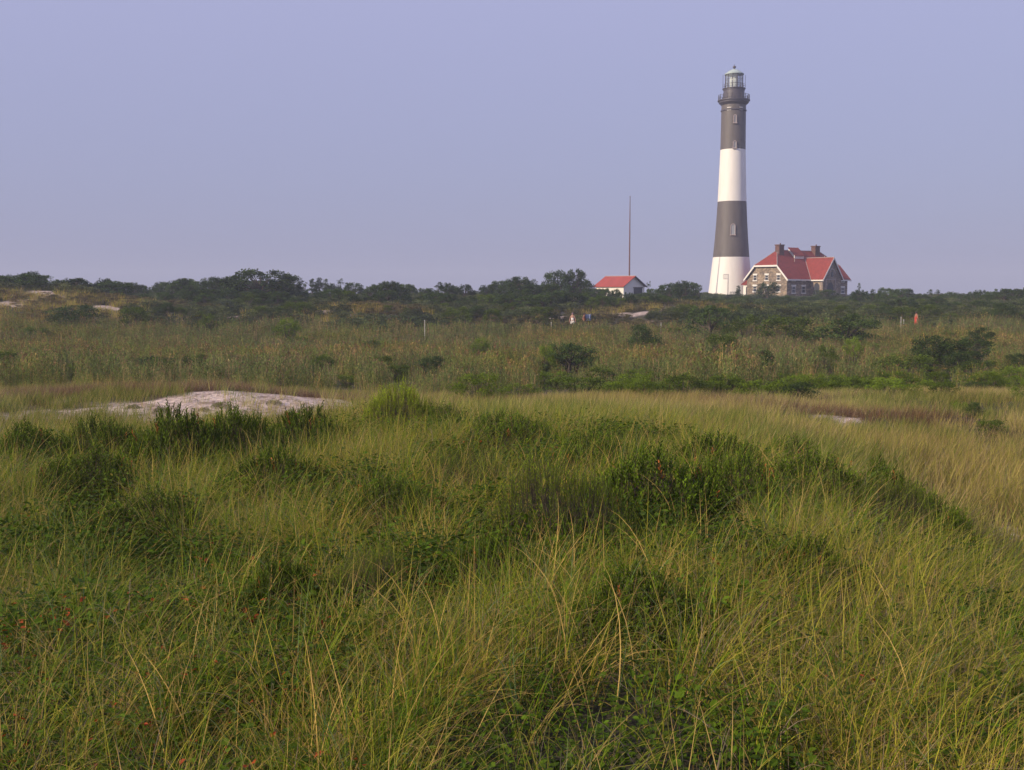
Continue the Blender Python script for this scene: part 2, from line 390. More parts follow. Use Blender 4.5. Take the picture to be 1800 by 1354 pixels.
for i in range(n):
    a = 2*math.pi*i/n; c, s = math.cos(a), math.sin(a)
    m.tube((26*rk*c, 26*rk*s, Z(177)), (26*rk*c, 26*rk*s, Z(167.2)), .075, .06, 6)
for zz in (168.4, 171.2, 174): 
    ring = [(26*rk*math.cos(2*math.pi*i/40), 26*rk*math.sin(2*math.pi*i/40), Z(zz)) for i in range(41)]
    for a, b in zip(ring[:-1], ring[1:]): m.tube(a, b, .04, n=5, cap=False)
m.build('gallery_railing', M['iron'], LH)
m = MB()
for i in range(16):
    a = 2*math.pi*i/16; c, s = math.cos(a), math.sin(a)
    m.tube((19*rk*c, 19*rk*s, Z(156.5)), (19*rk*c, 19*rk*s, Z(149 if i % 4 else 132)), .04, n=5)
for zz in (149.5, 153): 
    ring = [(19*rk*math.cos(2*math.pi*i/40), 19*rk*math.sin(2*math.pi*i/40), Z(zz)) for i in range(41)]
    for a, b in zip(ring[:-1], ring[1:]): m.tube(a, b, .025, n=5, cap=False)
m.build('lantern_railing', M['iron'], LH)
MB().lathe([(14.6*rk, Z(156.1)), (14.6*rk, Z(131.5))], 24, False).build('lantern_glass', M['lantern'], LH)
m = MB()
for i in range(12):
    a = 2*math.pi*(i+.3)/12; c, s = math.cos(a), math.sin(a)
    m.tube((14.8*rk*c, 14.8*rk*s, Z(156.2)), (14.8*rk*c, 14.8*rk*s, Z(131)), .07, n=6)
for zz in (148, 140):
    ring = [(14.8*rk*math.cos(2*math.pi*i/24), 14.8*rk*math.sin(2*math.pi*i/24), Z(zz)) for i in range(25)]
    for a, b in zip(ring[:-1], ring[1:]): m.tube(a, b, .035, n=5, cap=False)
m.build('glazing_bars', M['iron'], LH)
MB().lathe([(3*rk, Z(156)), (6.5*rk, Z(154)), (7.6*rk, Z(148)), (7.6*rk, Z(140)), (6*rk, Z(135)), (3*rk, Z(133))], 24).build('lens', M['lens'], LH, True)
rf = MB().lathe([(14.5*rk, Z(131.6)), (16.3*rk, Z(131.8)), (16.4*rk, Z(130.4)), (13.5*rk, Z(128.5)), (10*rk, Z(125.4)), (5.6*rk, Z(123.2)), (2.2*rk, Z(121.8)), (1.4*rk, Z(121.5))], 32).build('lantern_roof', M['lanternroof'], LH, True)
MB().lathe([(1.0*rk, Z(122)), (1.3*rk, Z(120.6)), (2.6*rk, Z(119.4)), (2.8*rk, Z(118)), (2.4*rk, Z(116.6)), (1.2*rk, Z(115.8)), (.25*rk, Z(115.3)), (.15*rk, Z(112.5))], 16).build('ventilator_ball', M['iron'], rf, True)
def shaft_r(y): 
    ys = [p[0] for p in shaft][::-1]; rs = [p[1] for p in shaft][::-1]; return np.interp(y, ys, rs) * rk
def tower_window(px, y0, y1, w, arched=True):
    """recess-framed window on the shaft at angle facing roughly the camera"""
    off = (px - (1289 - (y0-184)*.0225)) / F * DT
    r = (shaft_r(y0)+shaft_r(y1))/2; th = math.asin(max(-.95, min(.95, off / r)))
    c = Vector((math.sin(th), -math.cos(th), 0)); t = Vector((math.cos(th), math.sin(th), 0))
    z0, z1 = Z(y1), Z(y0); hw = w/2
    def at(u, z, out):
        rr = np.interp(z, [Z(y1), Z(y0)], [shaft_r(y1), shaft_r(y0)]); return c*(rr+out) + t*u + Vector((0, 0, z))
    m = MB()
    for s in (-1, 1): m.slab([at(s*(hw), z0, -.3), at(s*(hw+.14), z0, -.3), at(s*(hw+.14), z1, -.3), at(s*hw, z1, -.3)], c*.5)
    pts_o = [at((hw+.14)*math.cos(a), z1+(hw+.14)*math.sin(a), -.3) for a in np.linspace(0, math.pi, 9)]
    pts_i = [at(hw*math.cos(a), z1+hw*math.sin(a), -.3) for a in np.linspace(0, math.pi, 9)]
    for i in range(8): m.slab([pts_o[i], pts_o[i+1], pts_i[i+1], pts_i[i]], c*.5)
    m.slab([at(-hw-.25, z0-.18, -.3), at(hw+.25, z0-.18, -.3), at(hw+.25, z0, -.3), at(-hw-.25, z0, -.3)], c*.6)
    m.slab([at(-.03, z0, -.2), at(.03, z0, -.2), at(.03, z1+hw, -.2), at(-.03, z1+hw, -.2)], c*.32)
    f = m.build('window', M['ridge'], LH)
    pm = MB(); pts = [at(-hw, z0, .03), at(hw, z0, .03)] + [at(hw*math.cos(a), z1+hw*math.sin(a), .03) for a in np.linspace(0, math.pi, 9)]
    pm.slab(pts, c*.04); pm.build('pane', PANE_T, f)
PANE_T = glass_mat('tower_pane', (.33, .36, .38), .3)
tower_window(1287, 207.5, 219, .42); tower_window(1286, 253.5, 263, .5); tower_window(1281, 399, 414, .75)
for a0 in (-36, 21):
    for i in range(4):
        th0 = math.radians(a0 + i*5 - 6); th1 = math.radians(a0 + i*5 - 1.4)
        for y, tk in ((192.6, .14), (196.9, .06)):
            m = MB()
            r0 = 21.0*rk if y < 194 else 21.2*rk
            m.slab([(r0*math.sin(th0), -r0*math.cos(th0), Z(y)), (r0*math.sin(th1), -r0*math.cos(th1), Z(y)), (r0*math.sin(th1), -r0*math.cos(th1), Z(y)+tk), (r0*math.sin(th0), -r0*math.cos(th0), Z(y)+tk)], (0.05*math.sin(th0), -.05*math.cos(th0), 0)); m.build('vent_slot', M['trim'], LH)


# ------------------------------------------------------------------ keeper's house
DH = 221.0; kh = DH / F
c0 = P(1383, 524, DH - 2)
hz0 = 4.1
ZE = P(1382, 487.5, DH - 2).z - hz0          # eave height over the base
ZR = ZE + 5.5; L_, D_ = 19.4, 10.6
HO = empty('stone_house', (c0.x, c0.y, hz0), math.radians(36), "two-storey grey-brown stone keeper's house with red clipped-gable roof beside the lighthouse", 'house')
sl_ = (ZR - ZE) / (D_/2)
cl = 2.33; yc1 = cl / sl_; yc2 = D_ - yc1
MB().box(0, L_, 0, D_, -2, ZE - .02).slab([(0, 0, ZE-.02), (0, yc1, ZE+cl), (0, yc2, ZE+cl), (0, D_, ZE-.02)], (.4, 0, 0)).slab([(L_, 0, ZE-.02), (L_, yc1, ZE+cl), (L_, yc2, ZE+cl), (L_, D_, ZE-.02)], (-.4, 0, 0)).build('wall', M['stone'], HO)
ov = .5; ze_o = ZE - ov*sl_; s3 = 3.0; tk = .12
def zf(y): return ZE + sl_*y + .05
m = MB()
m.slab([(-ov, -ov, zf(-ov)), (L_+ov, -ov, zf(-ov)), (L_+ov, yc1, zf(yc1)), (L_-s3, D_/2, zf(D_/2)), (s3, D_/2, zf(D_/2)), (-ov, yc1, zf(yc1))], (0, 0, tk))
def zb(y): return zf(D_ - y)
m.slab([(-ov, D_+ov, zf(-ov)), (L_+ov, D_+ov, zf(-ov)), (L_+ov, yc2, zf(yc1)), (L_-s3, D_/2, zf(D_/2)), (s3, D_/2, zf(D_/2)), (-ov, yc2, zf(yc1))], (0, 0, tk))
for x, s in ((-ov, s3), (L_+ov, L_-s3)):
    m.slab([(x, yc1, zf(yc1)), (x, yc2, zf(yc1)), (s, D_/2, zf(D_/2))], (0, 0, tk))
ROOF = m.build('roof', M['roof'], HO)
def bar(m, a, b, w, h):
    m.tube(a, b, w, n=6)
m = MB(); zt = tk + .02
for x, s in ((-ov, s3), (L_+ov, L_-s3)):
    for y in (yc1, yc2): m.tube((x, y, zf(yc1)+zt), (s, D_/2, zf(D_/2)+zt), .07, n=6)
m.tube((s3, D_/2, zf(D_/2)+zt), (L_-s3, D_/2, zf(D_/2)+zt), .08, n=6)
m.build('ridge_cap', M['ridge'], ROOF)
# fascia boards
m = MB(); fh = .34
for x in (-ov-.06, L_+ov):
    m.slab([(x, yc1, zf(yc1)-fh*.6), (x, yc2, zf(yc1)-fh*.6), (x, yc2, zf(yc1)+.14), (x, yc1, zf(yc1)+.14)], (.06, 0, 0))
    for y0, y1 in ((-ov, yc1), (D_+ov, yc2)):
        m.slab([(x, y0, zf(-ov)-fh), (x, y0, zf(-ov)+.12), (x, y1, zf(yc1)+.12), (x, y1, zf(yc1)-fh*1.1)], (.06, 0, 0))
m.box(-ov+.01, L_+ov-.01, -ov-.14, -ov-.01, zf(-ov)-.22, zf(-ov)+.06)
m.build('fascia', M['trim'], HO)
# chimneys: along the ridge
def chimney(x, w=1.55, d=1.1, top=1.35):
    m = MB().box(x-w/2, x+w/2, D_/2-d/2-.5, D_/2+d/2-.5, ZR-1.6, ZR+top-.12).box(x-w/2-.1, x+w/2+.1, D_/2-d/2-.6, D_/2+d/2-.4, ZR+top-.12, ZR+top+.08)
    ch = m.build('chimney', M['chimney'], ROOF)
    MB().tube((x+.2, D_/2-.5, ZR+top), (x+.2, D_/2-.5, ZR+top+.38), .13, n=10).build('chimney_pot', M['chimney'], ROOF)
chimney(3.2, 1.5, 1.1, 1.2); chimney(L_-4.7, 1.5, 1.1, 1.2)
m = MB()   # roof hatch near the ridge
yb = D_/2-.2; y0_ = D_/2-1.7
m.slab([(6.5, y0_, zf(y0_)+.15), (6.5, yb+.3, zf(yb)+.1), (6.5, yb, zf(yb)+.7), (6.5, y0_, zf(y0_)+.95)], (3.0, 0, 0))
dm = m.build('dormer', M['trim'], ROOF)
m = MB(); m.slab([(6.35, y0_-.25, zf(y0_)+.70), (9.65, y0_-.25, zf(y0_)+.70), (9.65, yb+.2, zf(yb)+.85), (6.35, yb+.2, zf(yb)+.85)], (0, 0, .1)); m.build('dormer_roof', M['roof'], dm)
# vent pipes
for vx, vy in ((5.8, 3.0), (16.6, 3.9)): MB().tube((vx, vy, zf(vy)), (vx, vy, zf(vy)+.6), .08).build('vent_pipe', M['ridge'], ROOF)
# front cross gable: x 7.3..13.3, projects to y = -3.4
X0, X1, YP = 7.1, 12.9, -3.25; XM = (X0+X1)/2; ZP = ZE + 3.95
m = MB(); m.box(X0, X1, YP, -.003, -2, ZE-.03)
m.slab([(X0, YP, ZE-.03), (X1, YP, ZE-.03), (XM, YP, ZP-.1)], (0, .4, 0)); m.build('wall', M['stone'], HO)
yin = (ZP - ZE) / sl_
s2 = (ZP - ZE) / ((X1-X0)/2); o2 = .4
m = MB()
for sgn, xe in ((-1, X0), (1, X1)):
    xo = xe + sgn*o2; zo = ZE - o2*s2
    m.slab([(xo, YP-o2, zo), (XM, YP-o2, ZP), (XM, yin, ZP), (xe, 0, ZE), (xo, -.5, zo)], (0, 0, .14))
PR = m.build('porch_roof', M['roof'], HO)
m = MB(); m.tube((XM, YP-o2, ZP+.16), (XM, yin, ZP+.16), .07, n=6)
m.tube((X0, 0, ZE+.16), (XM, yin, ZP+.16), .07, n=6); m.tube((X0, 0, ZE+.16), (X0-o2, -.5, ZE-o2*s2+.2), .07, n=6); m.build('ridge_cap', M['ridge'], PR)
m = MB()
for sgn, xe in ((-1, X0), (1, X1)):
    xo = xe + sgn*o2; zo = ZE - o2*s2
    m.slab([(xo, YP-o2-.06, zo-.25), (xo, YP-o2-.06, zo+.14), (XM, YP-o2-.06, ZP+.16), (XM, YP-o2-.06, ZP-.28)], (0, .06, 0))
m.box(X0-o2-.1, X0-o2-.003, YP-o2+.02, -.52, ZE-o2*s2-.2, ZE-o2*s2+.05)
m.build('fascia', M['trim'], PR)
# windows: axis 'g' = gable end (x=0 plane, u along y), 'f' = front (y=0 plane, u along x), 'p' = porch front (y=YP), 's' = porch side (x=X0)
def wpt(ax, u, z, out):
    return {'g': (-out, u, z), 'f': (u, -out, z), 'p': (u, YP - out, z), 's': (X0 - out, u, z)}[ax]
def wvec(ax, d): return {'g': (-d, 0, 0), 'f': (0, -d, 0), 'p': (0, -d, 0), 's': (-d, 0, 0)}[ax]
def window(ax, u, z0, z1, w, lintel=True):
    hw = w/2; q = lambda a, b, c, d, o0: [wpt(ax, a, c, o0), wpt(ax, b, c, o0), wpt(ax, b, d, o0), wpt(ax, a, d, o0)]
    pn = MB().slab(q(u-hw, u+hw, z0, z1, .005), wvec(ax, .02)).build('window', M['pane'], HO)
    m = MB()
    m.slab(q(u-hw-.06, u-hw, z0, z1, .003), wvec(ax, .07)).slab(q(u+hw, u+hw+.06, z0, z1, .003), wvec(ax, .07))
    m.slab(q(u-hw, u+hw, (z0+z1)/2-.03, (z0+z1)/2+.03, .03), wvec(ax, .04))
    m.slab(q(u-hw, u+hw, z1-.08, z1, .026), wvec(ax, .04))
    m.build('frame', M['trim'], pn)
    MB().slab(q(u-hw-.22, u+hw+.22, z0-.2, z0, .004), wvec(ax, .12)).build('sill', M['trim'], pn)
    if lintel: MB().slab(q(u-hw-.22, u+hw+.22, z1, z1+.3, .004), wvec(ax, .08)).build('lintel', M['trim'], pn)
zc = hz0
zy = lambda py: P(1382, py, DH).z - hz0
for u in (2.2, 5.3, 8.4):
    window('g', u, zy(492.3), zy(483.2), .75); window('g', u, zy(512.5), zy(502.8), .85)
for u in (2.0, 5.1):
    window('f', u, zy(493.2), zy(490.0), .85, False); window('f', u, zy(514.8), zy(503.5), 1.0)
    MB().slab([wpt('f', u-.7, zy(523.6), .01), wpt('f', u+.7, zy(523.6), .01), wpt('f', u+.7, zy(522), .01), wpt('f', u-.7, zy(522), .01)], wvec('f', .1)).build('sill', M['trim'], HO)
window('f', 17.8, zy(515.5), zy(505.5), 1.0); window('f', 17.8, zy(494.5), zy(491.5), .8, False)
MB().slab([wpt('f', 17.0, zy(524), .01), wpt('f', 18.6, zy(524), .01), wpt('f', 18.6, zy(522.8), .01), wpt('f', 17.0, zy(522.8), .01)], wvec('f', .1)).build('sill', M['trim'], HO)
def arch(ax, u, z0, z1, w):
    hw = w/2; pts = [wpt(ax, u-hw, z0, .006), wpt(ax, u+hw, z0, .006)] + [wpt(ax, u+hw*math.cos(a), z1-hw+hw*1.25*math.sin(a), .006) for a in np.linspace(0, math.pi, 11)]
    d = MB().slab(pts, wvec(ax, .03)).build('archway', M['door'], HO)
    m = MB(); f = u-hw-.55, u+hw+.55; zt_ = z1+1.0
    for a in (f[0], f[1]-.16): m.slab([wpt(ax, a, z1-1.1, .004), wpt(ax, a+.16, z1-1.1, .004), wpt(ax, a+.16, zt_, .004), wpt(ax, a, zt_, .004)], wvec(ax, .08))
    m.slab([wpt(ax, f[0]+.16, zt_-.16, .004), wpt(ax, f[1]-.16, zt_-.16, .004), wpt(ax, f[1]-.16, zt_, .004), wpt(ax, f[0]+.16, zt_, .004)], wvec(ax, .08))
    m.build('hood_mould', M['ridge'], d)
arch('s', -1.75, zy(526), zy(499), 1.35); arch('p', 9.5, zy(526), zy(499), 2.0)
m = MB()   # round gable light with a hood
zr = zy(482.2)
pts = [wpt('p', XM+.45*math.cos(a), zr+.62*math.sin(a), .006) for a in np.linspace(0, 2*math.pi, 17)[:-1]]
rw = MB().slab(pts, wvec('p', .03)).build('round_window', M['pane'], HO)
for i in range(10):
    a0, a1 = math.pi*(i/10), math.pi*((i+1)/10)
    m.slab([wpt('p', XM+r_*math.cos(a), zr+.05+r_*1.15*math.sin(a), .004) for r_, a in ((.8, a0), (.8, a1), (1.0, a1), (1.0, a0))], wvec('p', .08))
m.build('hood_mould', M['ridge'], rw)
# white annexe with its own red roof on the far side
ax0, ax1, ay0, ay1 = 1.2, 7.0, D_+.003, D_+2.1
za = zy(499)
m = MB().box(ax0, ax1, ay0, ay1, -2, za-.03); m.build('annexe_wall', M['white'], HO)
m = MB(); m.slab([(ax0-.3, D_-.1, zy(488)), (ax1, D_-.1, zy(488)), (ax1, ay1+.4, za-.15), (ax0-.3, ay1+.4, za-.15)], (0, 0, .12)); m.slab([(ax0-.25, D_+.01, za-.2), (ax0-.25, ay1+.3, za-.2), (ax0-.25, D_+.01, zy(488.4))], (.1, 0, 0)); m.build('annexe_roof', M['roof'], HO)
m = MB().box(ax0-.05, ax0-.01, D_+.3, D_+1.3, 0, za-.6); m.build('annexe_door', M['door'], HO)

# ------------------------------------------------------------------ shed and tall mast
DS = 205.0; ks = DS / F
c1 = P(1096, 525, DS)
sz0 = 4.3
SH = empty('shed', (c1.x, c1.y, sz0), math.radians(44), 'small cream shed with red gable roof half hidden by pines, left of the lighthouse', 'shed')
zs = lambda py: P(1096, py, DS).z - sz0
Ls = 37*ks/math.sin(math.radians(40)); Ds = 49.5*ks/math.cos(math.radians(40))
ZE2 = zs(503); ZR2 = zs(486.5)
# local x = along the shaded gable end, local y = along the lit long wall
m = MB().box(0, Ls, 0, Ds, -2, ZE2-.02); m.slab([(0, 0, ZE2-.02), (Ls, 0, ZE2-.02), (Ls/2, 0, ZR2-.05)], (0, .2, 0)); m.slab([(0, Ds, ZE2-.02), (Ls, Ds, ZE2-.02), (Ls/2, Ds, ZR2-.05)], (0, -.2, 0)); m.build('wall', M['shedwall'], SH)
ss = (ZR2-ZE2)/(Ls/2); oo = .35
for sgn, xe, nm in ((-1, 0, 'roof'), (1, Ls, 'roof')):
    xo = xe + sgn*oo
    MB().slab([(xo, -oo, ZE2-oo*ss+.03), (xo, Ds+oo, ZE2-oo*ss+.03), (Ls/2, Ds+oo, ZR2+.03), (Ls/2, -oo, ZR2+.03)], (0, 0, .12)).build(nm, M['shedroof'], SH)
MB().tube((Ls/2, -oo, ZR2+.17), (Ls/2, Ds+oo, ZR2+.17), .08, n=6).build('ridge_cap', M['ridge'], SH)
MB().slab([(Ls/2, -oo-.05, ZR2-.15), (Ls/2, -oo-.05, ZR2+.15), (Ls+oo, -oo-.05, ZE2-oo*ss+.15), (Ls+oo, -oo-.05, ZE2-oo*ss-.12)], (0, .05, 0)).build('bargeboard', M['door'], SH)
dr = MB().box(Ls*.48, Ls*.88, -.06, -.005, -1.5, zs(505.5)-.1).build('door', M['door'], SH)
MB().box(Ls*.46, Ls*.9, -.12, -.005, zs(505.5)-.1, zs(505.5)+.08).build('door_frame', M['band'], SH)
pm_ = P(1106.8, 486, 222); pt_ = P(1107.6, 347, 222)
MS = empty('mast', (pt_.x, 222, 4.2), 0, 'tall thin dark red mast rising behind the shed', 'mast')
MB().tube((0, 0, -1), (0, 0, pt_.z-4.2-6), .17, .12, 10).tube((0, 0, pt_.z-4.2-6), (0, 0, pt_.z-4.2), .12, .06, 10).build('pole', M['pole'], MS, True)
MB().lathe([(.02, pt_.z-4.2), (.12, pt_.z-4.13), (.12, pt_.z-4.05), (.02, pt_.z-3.98)], 10).build('cap', M['pole'], MS)

# slim pole with a frame in front of the tower
dp = 222.0; a = P(1280, 517, dp); b = P(1280, 482, dp); kp = dp/F
PO = empty('antenna_pole', (b.x, dp, 4.3), 0, 'slim grey pole with a small bracket frame standing before the white foot of the tower', 'antenna pole')
MB().tube((0, 0, -.5), (0, 0, b.z-4.3), .10, .08, 8).build('pole', M['greymetal'], PO)
m = MB(); w0, w1 = -8.3*kp, -2.2*kp; zb_, zt2 = P(1280, 490.5, dp).z-4.3, P(1280, 482.5, dp).z-4.3
for x in np.linspace(w0, w1, 4): m.tube((x, 0, zb_), (x, 0, zt2), .04, n=5)
for z in (zb_, zt2): m.tube((w0, 0, z), (0, 0, z), .045, n=5)
m.build('bracket', M['greymetal'], PO)
f0 = P(1283.5, 519, 224)
RL = empty('railing', (f0.x, 224, 4.3), 0, 'short dark railing at the foot of the white tower, right of the slim pole', 'railing')
m = MB(); wz = P(1283, 514.2, 224).z - 4.3
for i in range(6): m.tube((i*.32, 0, -.3), (i*.32, 0, wz), .05, n=6)
m.build('posts', M['door'], RL); MB().box(-.1, 1.75, -.06, .06, wz, wz+.12).build('rail', M['door'], RL)

# ------------------------------------------------------------------ leaf and blade geometry generators
def rot_z(v, a): c, s = np.cos(a), np.sin(a); return np.stack([v[..., 0]*c - v[..., 1]*s, v[..., 0]*s + v[..., 1]*c, v[..., 2]], -1)
def unit(v): return v / np.maximum(np.linalg.norm(v, axis=-1, keepdims=True), 1e-9)

def blades(n, rad, lmin, lmax, w, lean, bend, seg, cols, wind=(.25, 0), seed=0, tip_tan=.5, flop=0.15):
    """n ribbon blades growing from a disc; returns verts, quads, colours"""
    r = np.random.default_rng(seed)
    rr = rad*np.sqrt(r.random(n)); aa = r.random(n)*2*np.pi
    base = np.stack([rr*np.cos(aa), rr*np.sin(aa), np.full(n, -.03)], 1)
    az = aa + r.normal(0, .9, n); L = r.uniform(lmin, lmax, n)
    ln = np.abs(r.normal(lean, lean*.5, n)); bd = np.abs(r.normal(bend, bend*.6, n)) + (r.random(n) < flop)*r.uniform(.4, 1.1, n)
    hdir = np.stack([np.cos(az), np.sin(az)], 1) * 1.0
    t = np.linspace(0, 1, seg+1)
    ang = ln[:, None] + bd[:, None]*t[None]**1.5*1.3                      # angle from vertical
    ds = L[:, None]/seg
    hx = np.cumsum(np.concatenate([np.zeros((n, 1)), (np.sin((ang[:, 1:]+ang[:, :-1])/2)*ds)], 1), 1)
    hz_ = np.cumsum(np.concatenate([np.zeros((n, 1)), (np.cos((ang[:, 1:]+ang[:, :-1])/2)*ds)], 1), 1)
    pts = np.zeros((n, seg+1, 3)); pts[..., 0] = base[:, None, 0] + hdir[:, None, 0]*hx; pts[..., 1] = base[:, None, 1] + hdir[:, None, 1]*hx
    pts[..., 2] = base[:, None, 2] + hz_
    pts[..., 0] += wind[0]*L[:, None]*t[None]**1.8; pts[..., 1] += wind[1]*L[:, None]*t[None]**1.8
    sa = az + np.pi/2 + r.normal(0, .7, n); side = np.stack([np.cos(sa), np.sin(sa), r.normal(0, .25, n)], 1)
    ww = (w*r.uniform(.6, 1.25, n))[:, None] * (1 - t[None]**2.2*.93)
    Lf = pts - side[:, None]*ww[..., None]/2; Rt = pts + side[:, None]*ww[..., None]/2
    V = np.stack([Lf, Rt], 2).reshape(-1, 3)
    b = (np.arange(n)*(seg+1)*2)[:, None] + (np.arange(seg)*2)[None]
    Q = np.stack([b, b+1, b+3, b+2], -1).reshape(-1, 4)
    cols = np.array(cols); probs = cols[:, 3]/cols[:, 3].sum()
    ci = r.choice(len(cols), n, p=probs); cb = cols[ci, :3]*r.uniform(.8, 1.2, (n, 1))
    tan = np.array([.42, .32, .15]); tt = (np.clip((t-.55)/.45, 0, 1)[None]*tip_tan*r.random((n, 1)))[..., None]
    col = cb[:, None]*(1-tt) + tan*tt*.8
    # pale sheaths at the very base
    col = np.repeat(col[:, :, None], 2, 2).reshape(-1, 3)
    return V, Q, col

def leaves(pos, dirv, nrm, size, width, col, fold=.25):
    """ovate folded leaves (2 quads each)"""
    n = len(pos); d = unit(dirv); s = unit(np.cross(d, nrm)); u = np.cross(s, d)
    L = size[:, None]; W = width[:, None]/2
    b = pos; t = pos + d*L
    l1 = pos + d*L*.3 - s*W*.95 + u*W*fold; l2 = pos + d*L*.7 - s*W*.8 + u*W*fold
    r1 = pos + d*L*.3 + s*W*.95 + u*W*fold; r2 = pos + d*L*.7 + s*W*.8 + u*W*fold
    V = np.stack([b, l1, l2, t, r2, r1], 1).reshape(-1, 3)
    k = (np.arange(n)*6)[:, None]
    Q = np.concatenate([k + np.array([[0, 3, 2, 1]]), k + np.array([[0, 5, 4, 3]])], 0)
    return V, Q, np.repeat(col, 6, 0)
def cards(pos, dirv, nrm, size, width, col):
    n = len(pos); d = unit(dirv); s = unit(np.cross(d, nrm)); L = size[:, None]; W = width[:, None]/2
    V = np.stack([pos, pos + d*L*.5 + s*W, pos + d*L, pos + d*L*.5 - s*W], 1).reshape(-1, 3)
    return V, (np.arange(n)*4)[:, None] + np.array([[0, 1, 2, 3]]), np.repeat(col, 4, 0)
def join(parts):
    V, Q, Cc = [], [], []; o = 0
    for v, q, c in parts: V.append(v); Q.append(q+o); Cc.append(c); o += len(v)
    return np.concatenate(V), np.concatenate(Q), np.concatenate(Cc)
def tube_np(pts, rads, n=5, col=(.1, .08, .06)):
    pts = np.asarray(pts, float); m_ = len(pts); V = []
    for i in range(m_):
        d = pts[min(i+1, m_-1)] - pts[max(i-1, 0)]; d = d/np.linalg.norm(d)
        a = np.cross(d, [0.3, .9, .1]); a /= np.linalg.norm(a); b = np.cross(d, a)
        for k_ in range(n): th = 2*np.pi*k_/n; V.append(pts[i] + rads[i]*(a*np.cos(th)+b*np.sin(th)))
    Q = [(i*n+k_, i*n+(k_+1) % n, (i+1)*n+(k_+1) % n, (i+1)*n+k_) for i in range(m_-1) for k_ in range(n)]
    return np.array(V), np.array(Q), np.tile(np.array(col), (len(V), 1))

# ------------------------------------------------------------------ scattering with geometry nodes (uncountable stuff only)
def scatter(name, protos, pts, rots, scls, idx_, label, cat):
    col = bpy.data.collections.new(name + '_sources')
    for i, me in enumerate(protos):
        o = bpy.data.objects.new('%s_source_%02d' % (name, i), me); col.objects.link(o)
    me = bpy.data.meshes.new(name); n = len(pts)
    me.vertices.add(n); me.vertices.foreach_set('co', np.asarray(pts, np.float32).ravel())
    a = me.attributes.new('rot', 'FLOAT_VECTOR', 'POINT'); a.data.foreach_set('vector', np.asarray(rots, np.float32).ravel())
    a = me.attributes.new('scl', 'FLOAT_VECTOR', 'POINT'); a.data.foreach_set('vector', np.asarray(scls, np.float32).ravel())
    a = me.attributes.new('idx', 'INT', 'POINT'); a.data.foreach_set('value', np.asarray(idx_, np.int32))
    ob = link(name, me)
    gt = bpy.data.node_groups.new(name, 'GeometryNodeTree')
    gt.interface.new_socket('Geometry', in_out='INPUT', socket_type='NodeSocketGeometry'); gt.interface.new_socket('Geometry', in_out='OUTPUT', socket_type='NodeSocketGeometry')
    N = gt.nodes; K = gt.links
    gi = N.new('NodeGroupInput'); go = N.new('NodeGroupOutput'); ip = N.new('GeometryNodeInstanceOnPoints'); ci = N.new('GeometryNodeCollectionInfo')
    ci.inputs[0].default_value = col; ci.inputs[1].default_value = True; ci.inputs[2].default_value = True
    def na(nm, ty):
        x = N.new('GeometryNodeInputNamedAttribute'); x.data_type = ty; x.inputs[0].default_value = nm; return x.outputs[0]
    K.new(gi.outputs[0], ip.inputs['Points']); K.new(ci.outputs[0], ip.inputs['Instance']); ip.inputs['Pick Instance'].default_value = True
    K.new(na('idx', 'INT'), ip.inputs['Instance Index'])
    er = N.new('FunctionNodeEulerToRotation'); K.new(na('rot', 'FLOAT_VECTOR'), er.inputs[0]); K.new(er.outputs[0], ip.inputs['Rotation'])
    K.new(na('scl', 'FLOAT_VECTOR'), ip.inputs['Scale']); K.new(ip.outputs[0], go.inputs[0])
    md = ob.modifiers.new('scatter', 'NODES'); md.node_group = gt
    tag(ob, label, cat, None, 'stuff')
    return ob

def wedge(n, y0, y1, spread=.53, pad=1.5):
    """n random points in the viewed wedge, uniform per area"""
    out = []
    while sum(len(o) for o in out) < n:
        y = rng.uniform(y0, y1, n); x = rng.uniform(-1, 1, n)*(spread*y1+pad)
        k_ = np.abs(x) < spread*y + pad; out.append(np.stack([x[k_], y[k_]], 1))
    return np.concatenate(out)[:n]
def area(y0, y1, spread=.53, pad=1.5): return spread*(y1*y1-y0*y0) + 2*pad*(y1-y0)
def pxof(x, y): return 900 + F*x/np.maximum(y, .5)

G1 = [.08, .165, .008]; G2 = [.19, .27, .014]; YG = [.41, .39, .05]; TAN = [.52, .37, .12]; GREY = [.30, .24, .17]; BR = [.24, .14, .07]; BL = [.12, .20, .09]
near_g = []
for s in range(7):
    cols = [G1+[2.6], G2+[3.2], YG+[2.6], TAN+[2.8], GREY+[1.6], BL+[1]] if s < 5 else [G2+[3], YG+[3], TAN+[2], GREY+[2]]
    V, Q, c = blades(30, [.12,.07,.16,.05,.1,.12,.08][s], .22, .60, .0036, .26, .7, 7, cols, wind=(.10, .0), seed=40+s, flop=.3, tip_tan=.6)
    near_g.append(np_mesh('grass_tuft', V, Q, M['grass'], c, True))
mid_g = []
for s in range(6):
    cols = [[.22, .27, .06, 1.6], [.42, .39, .10, 4.5], [.56, .43, .20, 4.2], [.36, .30, .22, 1]] if s < 4 else [G1+[1], [.20, .26, .05, 3], [.36, .35, .09, 3], [.5, .4, .18, 2]]
    V, Q, c = blades(26, .2, .25, .58, .007, .18, .35, 4, cols, wind=(.08, 0), seed=60+s, flop=.1)
    mid_g.append(np_mesh('field_tuft', V, Q, M['field'], c, True))
for s in range(2):   # reddish-brown dead thatch
    V, Q, c = blades(40, .25, .2, .5, .008, .5, .5, 3, [BR+[3], GREY+[2], [.2, .12, .08, 2]], wind=(.05, 0), seed=80+s)
    mid_g.append(np_mesh('thatch_tuft', V, Q, M['field'], c, True))

